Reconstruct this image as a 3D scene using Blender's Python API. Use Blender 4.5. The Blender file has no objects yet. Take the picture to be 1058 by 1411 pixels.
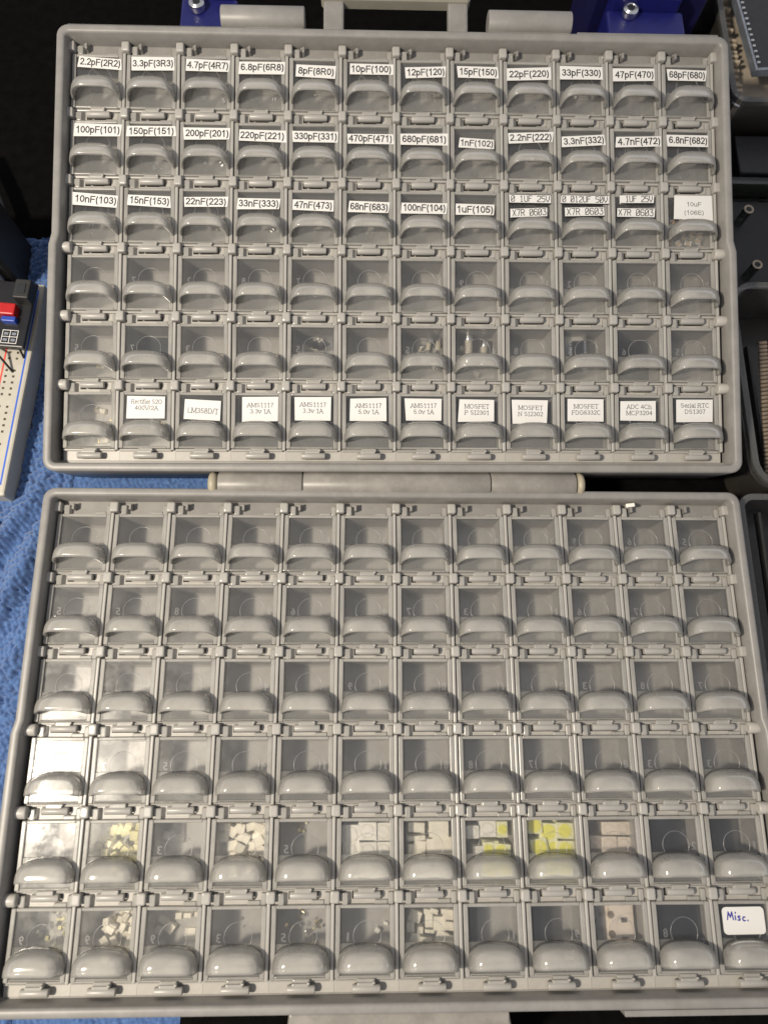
import bpy, bmesh, math, random
import numpy as np
from mathutils import Matrix, Vector, Euler

random.seed(7)
S = 0.1                                     # the script is written in millimetres, 1 unit = 1 cm
R = math.radians
scene = bpy.context.scene
C = scene.collection

# ---------------------------------------------------------------- camera, world, lamp, exposure
cam_d = bpy.data.cameras.new("camera")
cam = bpy.data.objects.new("camera", cam_d)
C.objects.link(cam)
rot = Matrix(((0.99948952, -0.00604399, -0.0313714), (-0.00234384, 0.96542451, -0.26067225), (0.03186222, 0.26061271, 0.96491752)))
cam.matrix_world = Matrix.Translation(Vector((-12.5, 6.57, 250.71)) * S) @ rot.to_4x4()
cam_d.sensor_fit = 'VERTICAL'
cam_d.sensor_height = 24.0
cam_d.lens = 24.0 * 1000 / 1411
cam_d.clip_start = 0.1
cam_d.clip_end = 2000
scene.camera = cam
cam_d.dof.use_dof = True                    # a phone lens about 2 mm across, focused on the middle of the case
cam_d.dof.focus_distance = 26.0
cam_d.dof.aperture_fstop = 0.085

world = bpy.data.worlds.new("World")
scene.world = world
world.use_nodes = True
bg = world.node_tree.nodes['Background']
bg.inputs[0].default_value = (0.92, 0.93, 1.0, 1)
bg.inputs[1].default_value = 0.47

def area(name, loc, target, size, power, col, shape='DISK'):
    d = bpy.data.lights.new(name, 'AREA')
    d.shape = shape
    d.size = size * S
    d.energy = power
    d.color = col
    o = bpy.data.objects.new(name, d)
    C.objects.link(o)
    o.location = Vector(loc) * S
    o.rotation_euler = (Vector(target) - Vector(loc)).to_track_quat('-Z', 'Y').to_euler()
    return o

area('desk_lamp', (-356, -56, 520), (-20, 50, 0), 54, 52000, (1.0, 0.895, 0.745))

scene.render.engine = 'CYCLES'
scene.view_settings.view_transform = 'Standard'
scene.view_settings.look = 'None'
scene.view_settings.exposure = 0.0
scene.view_settings.gamma = 1.0
scene.cycles.transparent_max_bounces = 24
scene.cycles.max_bounces = 10
scene.cycles.transmission_bounces = 8
scene.cycles.caustics_reflective = False
scene.cycles.caustics_refractive = False

# ---------------------------------------------------------------- materials
def mat(name):
    m = bpy.data.materials.new(name)
    m.use_nodes = True
    nt = m.node_tree
    nt.nodes.clear()
    out = nt.nodes.new('ShaderNodeOutputMaterial')
    return m, nt, out

def N(nt, kind, **kw):
    n = nt.nodes.new(kind)
    for k, v in kw.items():
        setattr(n, k, v)
    return n

def coords(nt, scale=1.0):
    tc = N(nt, 'ShaderNodeTexCoord')
    mp = N(nt, 'ShaderNodeMapping')
    mp.inputs['Scale'].default_value = (scale,) * 3
    nt.links.new(tc.outputs['Object'], mp.inputs['Vector'])
    return mp.outputs['Vector']

def noise(nt, vec, scale, detail=3, rough=0.6):
    n = N(nt, 'ShaderNodeTexNoise')
    n.inputs['Scale'].default_value = scale
    n.inputs['Detail'].default_value = detail
    n.inputs['Roughness'].default_value = rough
    nt.links.new(vec, n.inputs['Vector'])
    return n.outputs['Fac']

def ramp(nt, fac, stops):
    r = N(nt, 'ShaderNodeValToRGB')
    el = r.color_ramp.elements
    while len(el) < len(stops):
        el.new(0.5)
    for e, (p, c) in zip(el, stops):
        e.position = p
        e.color = (*c, 1) if len(c) == 3 else c
    nt.links.new(fac, r.inputs['Fac'])
    return r.outputs['Color']

def bump(nt, fac, strength, dist):
    b = N(nt, 'ShaderNodeBump')
    b.inputs['Strength'].default_value = strength
    b.inputs['Distance'].default_value = dist
    nt.links.new(fac, b.inputs['Height'])
    return b.outputs['Normal']

def solid(name, col, rough=0.5, var=0.08, scale=1.5, metal=0.0, bump_s=0.15, bump_scale=40, spec=0.5, sub=0.0):
    m, nt, out = mat(name)
    p = N(nt, 'ShaderNodeBsdfPrincipled')
    v = coords(nt)
    f = noise(nt, v, scale, 5)
    a = tuple(max(0, c * (1 - var)) for c in col)
    b = tuple(min(1, c * (1 + var)) for c in col)
    nt.links.new(ramp(nt, f, [(0.3, a), (0.7, b)]), p.inputs['Base Color'])
    g = noise(nt, v, bump_scale, 2)
    nt.links.new(bump(nt, g, bump_s, 0.01), p.inputs['Normal'])
    p.inputs['Roughness'].default_value = rough
    p.inputs['Metallic'].default_value = metal
    p.inputs['Specular IOR Level'].default_value = spec
    nt.links.new(p.outputs[0], out.inputs['Surface'])
    return m

def film(name, col, cover, rough=0.18, gloss=1.0, bump_s=0.25, bump_scale=1.2, dust=0.0, trans=0.45, tint=(1, 1, 1), frost=0.0, frost_rough=0.5, patch=0.0):
    """translucent moulded plastic: part clear, part milky, with a clear-coat sheen"""
    m, nt, out = mat(name)
    L = nt.links
    v = coords(nt)
    oi = N(nt, 'ShaderNodeObjectInfo')
    add = N(nt, 'ShaderNodeVectorMath', operation='ADD')
    sc = N(nt, 'ShaderNodeVectorMath', operation='SCALE')
    comb = N(nt, 'ShaderNodeCombineXYZ')
    for k in range(3):
        L.new(oi.outputs['Random'], comb.inputs[k])
    L.new(comb.outputs[0], sc.inputs[0])
    sc.inputs['Scale'].default_value = 40
    L.new(v, add.inputs[0])
    L.new(sc.outputs[0], add.inputs[1])
    v = add.outputs[0]
    t = N(nt, 'ShaderNodeBsdfTransparent')
    t.inputs[0].default_value = (*tint, 1)
    d = N(nt, 'ShaderNodeBsdfDiffuse')
    d.inputs[0].default_value = (*col, 1)
    tr = N(nt, 'ShaderNodeBsdfTranslucent')
    tr.inputs[0].default_value = (*col, 1)
    dm = N(nt, 'ShaderNodeMixShader')
    dm.inputs[0].default_value = trans
    L.new(d.outputs[0], dm.inputs[1])
    L.new(tr.outputs[0], dm.inputs[2])
    f = noise(nt, v, 0.9, 4)
    mr = N(nt, 'ShaderNodeMapRange')
    L.new(f, mr.inputs['Value'])
    mr.inputs['From Min'].default_value = 0.3
    mr.inputs['From Max'].default_value = 0.7
    mr.inputs['To Min'].default_value = cover * 0.82
    mr.inputs['To Max'].default_value = min(1.0, cover * 1.18)
    cov = mr.outputs[0]
    if dust:
        vo = N(nt, 'ShaderNodeTexVoronoi')
        vo.inputs['Scale'].default_value = 2.2
        vo.inputs['Randomness'].default_value = 1.0
        L.new(v, vo.inputs['Vector'])
        lt = N(nt, 'ShaderNodeMath', operation='LESS_THAN')
        L.new(vo.outputs['Distance'], lt.inputs[0])
        lt.inputs[1].default_value = dust
        mx = N(nt, 'ShaderNodeMath', operation='MAXIMUM')
        L.new(cov, mx.inputs[0])
        L.new(lt.outputs[0], mx.inputs[1])
        cov = mx.outputs[0]
    m1 = N(nt, 'ShaderNodeMixShader')
    L.new(cov, m1.inputs[0])
    if frost:
        rf = N(nt, 'ShaderNodeBsdfRefraction')
        rf.inputs['Roughness'].default_value = frost_rough
        rf.inputs['IOR'].default_value = 1.4
        fm = N(nt, 'ShaderNodeMixShader')
        fm.inputs[0].default_value = frost
        L.new(t.outputs[0], fm.inputs[1])
        L.new(rf.outputs[0], fm.inputs[2])
        L.new(fm.outputs[0], m1.inputs[1])
    else:
        L.new(t.outputs[0], m1.inputs[1])
    L.new(dm.outputs[0], m1.inputs[2])
    g = N(nt, 'ShaderNodeBsdfGlossy')
    g.inputs['Roughness'].default_value = rough
    if patch:
        pr = N(nt, 'ShaderNodeMapRange')
        L.new(noise(nt, v, 0.8, 4, 0.7), pr.inputs['Value'])
        pr.inputs['From Min'].default_value = 0.35
        pr.inputs['From Max'].default_value = 0.65
        pr.inputs['To Min'].default_value = rough
        pr.inputs['To Max'].default_value = rough + patch
        L.new(pr.outputs[0], g.inputs['Roughness'])
    b = noise(nt, v, bump_scale, 3)
    nrm = bump(nt, b, bump_s, 0.03)
    L.new(nrm, g.inputs['Normal'])
    L.new(nrm, d.inputs['Normal'])
    fr = N(nt, 'ShaderNodeFresnel')
    fr.inputs['IOR'].default_value = 1.45
    ml = N(nt, 'ShaderNodeMath', operation='MULTIPLY')
    L.new(fr.outputs[0], ml.inputs[0])
    ml.inputs[1].default_value = gloss
    m2 = N(nt, 'ShaderNodeMixShader')
    L.new(ml.outputs[0], m2.inputs[0])
    L.new(m1.outputs[0], m2.inputs[1])
    L.new(g.outputs[0], m2.inputs[2])
    L.new(m2.outputs[0], out.inputs['Surface'])
    return m

M = {}
M['case'] = solid('grey_case_plastic', (0.268, 0.257, 0.241), 0.42, 0.05, 0.5, bump_s=0.2, bump_scale=30)
M['barrel'] = solid('hinge_plastic', (0.28, 0.262, 0.235), 0.40, 0.10, 0.8, bump_s=0.2, bump_scale=25)
M['cap'] = solid('yellowed_plastic', (0.36, 0.32, 0.235), 0.45, 0.08)
M['handle'] = solid('ivory_plastic', (0.34, 0.325, 0.27), 0.4, 0.05)
M['box'] = solid('grey_box_plastic', (0.45, 0.43, 0.395), 0.38, 0.07, 1.5, bump_s=0.15, bump_scale=20)
M['lid'] = film('clear_lid_plastic', (0.56, 0.60, 0.66), 0.05, 0.10, 0.9, 0.3, 0.7, dust=0.015, trans=0.4, patch=0.28)
M['frost'] = film('frosted_lid_underside', (0.58, 0.61, 0.66), 0.11, 0.3, 0.5, 0.2, 0.7, trans=0.65, frost=0.20, frost_rough=0.40)
M['milk'] = film('frosted_lid_plastic', (0.52, 0.505, 0.47), 0.66, 0.25, 0.8, 0.12, 3.0, trans=0.15)
M['haze'] = film('milky_lid_plastic', (0.66, 0.66, 0.64), 0.22, 0.12, 0.9, 0.15, 1.0, trans=0.45, patch=0.2)
M['hood'] = film('milky_tab_plastic', (0.86, 0.835, 0.77), 0.33, 0.12, 0.8, 0.08, 1.0, trans=0.35)
M['mark'] = film('moulded_mark', (0.75, 0.75, 0.75), 0.26, 0.25, 1.4, 0.0)
M['paper'] = solid('white_paper', (0.72, 0.71, 0.685), 0.7, 0.02)
M['ink'] = solid('black_ink', (0.015, 0.015, 0.017), 0.6, 0.1)
M['greyink'] = solid('grey_ink', (0.06, 0.06, 0.065), 0.6, 0.1)
M['blueink'] = solid('blue_pen_ink', (0.02, 0.02, 0.28), 0.5, 0.1)
M['cream'] = solid('cream_ceramic', (0.92, 0.86, 0.71), 0.45, 0.08, 6)
M['white'] = solid('white_ceramic', (0.90, 0.87, 0.78), 0.4, 0.05, 6)
M['pink'] = solid('pale_ceramic', (0.90, 0.79, 0.66), 0.45, 0.08, 6)
M['ledyellow'] = solid('yellow_tinted_ceramic', (0.92, 0.90, 0.58), 0.4, 0.05, 6)
M['phosphor'] = solid('yellow_phosphor', (0.93, 0.88, 0.16), 0.4, 0.06, 8)
M['palephos'] = solid('pale_phosphor', (0.86, 0.80, 0.42), 0.4, 0.1, 6)
M['lens'] = solid('clear_lens', (0.66, 0.60, 0.48), 0.15, 0.1, 6)
M['gold'] = solid('gold_contact', (0.85, 0.68, 0.32), 0.25, 0.1, 6, metal=1)
M['silver'] = solid('silver_metal', (0.75, 0.75, 0.74), 0.25, 0.1, 6, metal=1)
M['dark'] = solid('black_foam_and_shade', (0.012, 0.014, 0.018), 0.7, 0.3, 3)
M['darkchip'] = solid('black_epoxy', (0.02, 0.02, 0.023), 0.4, 0.2, 3)
M['brown'] = solid('tan_ceramic', (0.55, 0.37, 0.2), 0.5, 0.15, 6)
M['glassy'] = film('clear_chip_plastic', (0.8, 0.78, 0.72), 0.35, 0.08, 2.0, 0.3, 5)
M['desk'] = solid('black_desk', (0.0032, 0.0028, 0.0026), 0.9, 0.4, 2, bump_s=0.6, bump_scale=12, spec=0.05)
M['bluep'] = solid('blue_printed_plastic', (0.008, 0.010, 0.11), 0.42, 0.15, 3, bump_s=0.4, bump_scale=25)
M['bluep2'] = solid('indigo_printed_plastic', (0.006, 0.006, 0.05), 0.5, 0.2, 3, bump_s=0.4, bump_scale=25)
M['bread'] = solid('white_breadboard_plastic', (0.50, 0.475, 0.41), 0.45, 0.03)
M['redline'] = solid('red_print', (0.8, 0.08, 0.05), 0.5)
M['blueline'] = solid('blue_print', (0.03, 0.12, 0.6), 0.5)
M['pcb'] = solid('black_circuit_board', (0.012, 0.012, 0.014), 0.35, 0.2, 3)
M['redp'] = solid('red_plastic', (0.45, 0.015, 0.015), 0.35)
M['bluej'] = solid('blue_jumper_plastic', (0.02, 0.06, 0.35), 0.4)
M['rubber'] = solid('black_rubber', (0.02, 0.02, 0.02), 0.55, 0.2)
M['clearbox'] = film('clear_box_plastic', (0.52, 0.47, 0.40), 0.11, 0.12, 1.4, 0.2, 0.8)
M['boxlip'] = film('grey_box_lip_plastic', (0.34, 0.34, 0.32), 0.34, 0.15, 1.4, 0.2, 0.8)
M['liner'] = solid('beige_liner', (0.42, 0.36, 0.28), 0.6, 0.25, 1.0)
M['greenbox'] = film('smoky_green_plastic', (0.10, 0.12, 0.09), 0.25, 0.2, 1.0, 0.2, 0.8)
M['tan'] = solid('tan_plastic', (0.46, 0.38, 0.28), 0.5, 0.15, 3)
M['strip'] = solid('dull_tan_plastic', (0.20, 0.155, 0.11), 0.5, 0.15, 3)
M['greyhole'] = solid('shadowed_hole', (0.07, 0.055, 0.035), 0.8, 0.3, 3)
M['foil'] = solid('antistatic_foil', (0.30, 0.33, 0.38), 0.3, 0.2, 3, metal=0.6)

def scuffed(m, amount=0.22):
    """faint grime blotches and fine scratches over a moulded plastic"""
    nt = m.node_tree
    p = next(n for n in nt.nodes if n.type == 'BSDF_PRINCIPLED')
    src = p.inputs['Base Color'].links[0].from_socket
    v = coords(nt)
    mp = N(nt, 'ShaderNodeMapping')
    mp.inputs['Scale'].default_value = (6, 0.5, 1)
    mp.inputs['Rotation'].default_value = (0, 0, 0.7)
    nt.links.new(v, mp.inputs['Vector'])
    g = ramp(nt, noise(nt, v, 1.1, 8, 0.75), [(0.42, (1 - amount,) * 3), (0.60, (1, 1, 1))])
    s = ramp(nt, noise(nt, mp.outputs['Vector'], 3.0, 4, 0.7), [(0.68, (1, 1, 1)), (0.74, (1.18, 1.18, 1.18))])
    src_ = src
    for t in (g, s):
        mx = N(nt, 'ShaderNodeMix', data_type='RGBA', blend_type='MULTIPLY')
        mx.inputs['Factor'].default_value = 1.0
        nt.links.new(src_, mx.inputs['A'])
        nt.links.new(t, mx.inputs['B'])
        src_ = mx.outputs['Result']
    nt.links.new(src_, p.inputs['Base Color'])
scuffed(M['case'], 0.14)
scuffed(M['barrel'], 0.20)
scuffed(M['box'], 0.10)
scuffed(M['bread'], 0.08)

def towel_mat():
    m, nt, out = mat('blue_microfibre')
    p = N(nt, 'ShaderNodeBsdfPrincipled')
    v = coords(nt)
    f = noise(nt, v, 7, 4)
    nt.links.new(ramp(nt, f, [(0.25, (0.035, 0.082, 0.23)), (0.55, (0.068, 0.15, 0.36)), (0.85, (0.14, 0.25, 0.47))]), p.inputs['Base Color'])
    nt.links.new(bump(nt, noise(nt, v, 45, 3), 0.8, 0.03), p.inputs['Normal'])
    p.inputs['Roughness'].default_value = 0.9
    p.inputs['Sheen Weight'].default_value = 0.4
    nt.links.new(p.outputs[0], out.inputs['Surface'])
    return m
M['towel'] = towel_mat()

# ---------------------------------------------------------------- mesh helpers
class MB:
    """collects shapes (in mm) into one mesh; every face carries a material name"""
    def __init__(self):
        self.v, self.f, self.m, self.s = [], [], [], []
    def add(self, vs, fs, m, smooth=False):
        o = len(self.v)
        self.v += [tuple(a) for a in vs]
        for f in fs:
            self.f.append([i + o for i in f])
            self.m.append(m)
            self.s.append(smooth)
        return self
    def box(self, x0, x1, y0, y1, z0, z1, m, bev=0.0, rot=0.0):
        if bev <= 0:
            vs = [(x, y, z) for z in (z0, z1) for y in (y0, y1) for x in (x0, x1)]
            fs = [(0, 2, 3, 1), (4, 5, 7, 6), (0, 1, 5, 4), (2, 6, 7, 3), (0, 4, 6, 2), (1, 3, 7, 5)]
        else:
            b = min(bev, (x1 - x0) / 2.01, (y1 - y0) / 2.01, (z1 - z0) / 1.01)
            k = b * 0.3
            def ring(z, d):
                X0, X1, Y0, Y1 = x0 + d, x1 - d, y0 + d, y1 - d
                c = b * 0.7
                return [(X0 + c, Y0, z), (X1 - c, Y0, z), (X1, Y0 + c, z), (X1, Y1 - c, z), (X1 - c, Y1, z), (X0 + c, Y1, z), (X0, Y1 - c, z), (X0, Y0 + c, z)]
            vs = ring(z0, 0) + ring(z1 - b, 0) + ring(z1 - k, k) + ring(z1, b)
            fs = [tuple(range(7, -1, -1))]
            for r in range(3):
                for i in range(8):
                    j = (i + 1) % 8
                    fs.append((r * 8 + i, r * 8 + j, r * 8 + 8 + j, r * 8 + 8 + i))
            fs.append(tuple(range(24, 32)))
        if rot:
            cx, cy = (x0 + x1) / 2, (y0 + y1) / 2
            c, s = math.cos(R(rot)), math.sin(R(rot))
            vs = [(cx + (x - cx) * c - (y - cy) * s, cy + (x - cx) * s + (y - cy) * c, z) for x, y, z in vs]
        return self.add(vs, fs, m)
    def prism(self, pts, z0, z1, m):
        n = len(pts)
        vs = [(x, y, z0) for x, y in pts] + [(x, y, z1) for x, y in pts]
        fs = [tuple(range(n - 1, -1, -1)), tuple(range(n, 2 * n))]
        fs += [(i, (i + 1) % n, n + (i + 1) % n, n + i) for i in range(n)]
        return self.add(vs, fs, m)
    def rod(self, p0, p1, r, m, n=16, cap=0.25, sq=1.0):
        """round bar from p0 to p1 with softened ends"""
        p0, p1 = Vector(p0), Vector(p1)
        d = (p1 - p0).normalized()
        u = d.orthogonal().normalized() if abs(d.z) > 0.9 else Vector((0, 0, 1)).cross(d).normalized()
        w = d.cross(u)
        vs, fs = [], []
        c = min(cap, r * 0.9)
        rings = [(p0, r - c), (p0 + d * c * 0.35, r - c * 0.3), (p0 + d * c, r), (p1 - d * c, r), (p1 - d * c * 0.35, r - c * 0.3), (p1, r - c)]
        for p, rr in rings:
            for i in range(n):
                a = 2 * math.pi * i / n
                vs.append(p + u * math.cos(a) * rr + w * math.sin(a) * rr * sq)
        for k in range(len(rings) - 1):
            for i in range(n):
                j = (i + 1) % n
                fs.append((k * n + i, k * n + j, k * n + n + j, k * n + n + i))
        self.add(vs, fs, m, True)
        self.add(vs[:n], [tuple(range(n - 1, -1, -1))], m)
        self.add(vs[-n:], [tuple(range(n))], m)
        return self
    def tube(self, pts, r, m, n=10):
        P = [Vector(p) for p in pts]
        vs, fs = [], []
        for k, p in enumerate(P):
            d = (P[min(k + 1, len(P) - 1)] - P[max(k - 1, 0)]).normalized()
            u = d.cross(Vector((0, 0, 1)))
            u = u.normalized() if u.length > 1e-4 else Vector((1, 0, 0))
            w = u.cross(d)
            rr = r[k] if isinstance(r, (list, tuple)) else r
            for i in range(n):
                a = 2 * math.pi * i / n
                vs.append(p + u * math.cos(a) * rr + w * math.sin(a) * rr)
        for k in range(len(P) - 1):
            for i in range(n):
                j = (i + 1) % n
                fs.append((k * n + i, k * n + j, k * n + n + j, k * n + n + i))
        fs.append(tuple(range(n - 1, -1, -1)))
        fs.append(tuple(range((len(P) - 1) * n, len(P) * n)))
        return self.add(vs, fs, m, True)
    def ring(self, cx, cy, z, r, w, h, m, n=40, a0=0, a1=360):
        vs, fs = [], []
        full = (a1 - a0) >= 360
        for i in range(n + (0 if full else 1)):
            a = R(a0 + (a1 - a0) * i / n)
            for rr, zz in ((r - w / 2, z), (r - w / 4, z + h), (r + w / 4, z + h), (r + w / 2, z)):
                vs.append((cx + rr * math.cos(a), cy + rr * math.sin(a), zz))
        cnt = n
        tot = len(vs) // 4
        for i in range(cnt):
            j = (i + 1) % tot
            for k in range(3):
                fs.append((i * 4 + k, j * 4 + k, j * 4 + k + 1, i * 4 + k + 1))
        return self.add(vs, fs, m, True)
    def xf(self, Mx):
        self.v = [tuple(Mx @ Vector(a)) for a in self.v]
        return self
    def mesh(self, name):
        me = bpy.data.meshes.new(name)
        me.from_pydata([(a * S, b * S, c * S) for a, b, c in self.v], [], self.f)
        names = []
        for m in self.m:
            if m not in names:
                names.append(m)
        for m in names:
            me.materials.append(M[m])
        idx = {m: i for i, m in enumerate(names)}
        me.polygons.foreach_set('material_index', [idx[m] for m in self.m])
        me.polygons.foreach_set('use_smooth', self.s)
        me.update()
        return me
    def build(self, name, parent=None, mx=None, me=None):
        return place(name, self.mesh(name), parent, mx)

def place(name, me, parent=None, mx=None):
    """mx is the pose relative to the parent, in mm"""
    o = bpy.data.objects.new(name, me)
    C.objects.link(o)
    if parent is not None:
        o.parent = parent
    if mx is not None:
        q = mx.copy()
        q.translation = q.translation * S
        o.matrix_basis = q
    return o

def thing(o, label, cat, group=None):
    o['label'] = label
    o['category'] = cat
    if group:
        o['group'] = group
    return o

def empty(name, loc, label, cat, group=None, rz=0.0):
    o = bpy.data.objects.new(name, None)
    C.objects.link(o)
    o.location = Vector(loc) * S
    o.rotation_euler = (0, 0, R(rz))
    o.empty_display_size = 0.5
    return thing(o, label, cat, group)

def T(x, y, z):
    return Matrix.Translation((x, y, z))

_txt = {}
def text_mesh(s, bold=0.0):
    """flat outlines of a string, height of capitals about 0.7, centred; returns verts, faces, width"""
    key = (s, bold)
    if key in _txt:
        return _txt[key]
    cu = bpy.data.curves.new('text', 'FONT')
    cu.body = s
    cu.size = 1.0
    cu.resolution_u = 2
    cu.offset = bold
    cu.fill_mode = 'FRONT'
    o = bpy.data.objects.new('text', cu)
    C.objects.link(o)
    dg = bpy.context.evaluated_depsgraph_get()
    me = bpy.data.meshes.new_from_object(o.evaluated_get(dg))
    vs = [v.co.copy() for v in me.vertices]
    fs = [tuple(p.vertices) for p in me.polygons]
    bpy.data.objects.remove(o)
    bpy.data.curves.remove(cu)
    bpy.data.meshes.remove(me)
    x0, x1 = min(v.x for v in vs), max(v.x for v in vs)
    out = ([(v.x - (x0 + x1) / 2, v.y - 0.34, 0) for v in vs], fs, x1 - x0)
    _txt[key] = out
    return out

def put_text(mb, s, x, y, z, w, hmax, m, bold=0.0, mirror=False, sy=1.0):
    vs, fs, W = text_mesh(s, bold)
    k = w / W
    ky = min(k * sy, hmax / 0.75)
    sx = -1 if mirror else 1
    pts = [(x + a * k * sx, y + b * ky, z) for a, b, c in vs]
    if mirror:
        fs = [tuple(reversed(f)) for f in fs]
    mb.add(pts, fs, m)

SEG = {'0': [[(0, 0), (3, 0), (4, 1), (4, 6), (3, 7), (1, 7), (0, 6), (0, 0)], [(0, 1), (4, 6)]],
       '1': [[(1, 6), (2, 7), (2, 0)], [(1, 0), (3, 0)]],
       '2': [[(0, 6), (1, 7), (3, 7), (4, 6), (4, 4), (0, 1), (0, 0), (4, 0)]],
       '3': [[(0, 7), (4, 7), (2, 4), (3.5, 4), (4, 3), (4, 1), (3, 0), (1, 0), (0, 1)]],
       '5': [[(4, 7), (0, 7), (0, 4), (3, 4), (4, 3), (4, 1), (3, 0), (0, 0)]],
       '6': [[(4, 6), (3, 7), (1, 7), (0, 6), (0, 1), (1, 0), (3, 0), (4, 1), (4, 3), (3, 4), (0, 4)]],
       '7': [[(0, 7), (4, 7), (1.5, 0)]],
       'U': [[(0, 7), (0, 1), (1, 0), (3, 0), (4, 1), (4, 7)]],
       'F': [[(0, 0), (0, 7), (4, 7)], [(0, 4), (3, 4)]],
       'V': [[(0, 7), (0, 3), (2, 0), (4, 3), (4, 7)]],
       'X': [[(0, 0), (4, 7)], [(0, 7), (4, 0)]],
       'R': [[(0, 0), (0, 7), (3, 7), (4, 6), (4, 4.5), (3, 3.5), (0, 3.5)], [(2, 3.5), (4, 0)]], ' ': []}
def strokes(mb, polys, w, z, m):
    for pl in polys:
        for (ax, ay), (bx, by) in zip(pl, pl[1:]):
            d = Vector((bx - ax, by - ay))
            if d.length < 1e-6:
                continue
            d.normalize()
            n = Vector((-d.y, d.x)) * w / 2
            e = d * w * 0.4
            mb.add([(ax - e.x - n.x, ay - e.y - n.y, z), (bx + e.x - n.x, by + e.y - n.y, z), (bx + e.x + n.x, by + e.y + n.y, z), (ax - e.x + n.x, ay - e.y + n.y, z)], [(0, 1, 2, 3)], m)
            z += 0.00025
def lcd_text(mb, s, x, y, z, w, h, m):
    pitch = w / len(s)
    k = pitch * 0.72 / 4
    kh = h / 7
    polys = []
    for i, ch in enumerate(s):
        ox = x - w / 2 + pitch * (i + 0.14)
        for pl in SEG.get(ch, []):
            polys.append([(ox + a * k, y - h / 2 + b * kh) for a, b in pl])
    strokes(mb, polys, 0.26, z, m)

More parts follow.
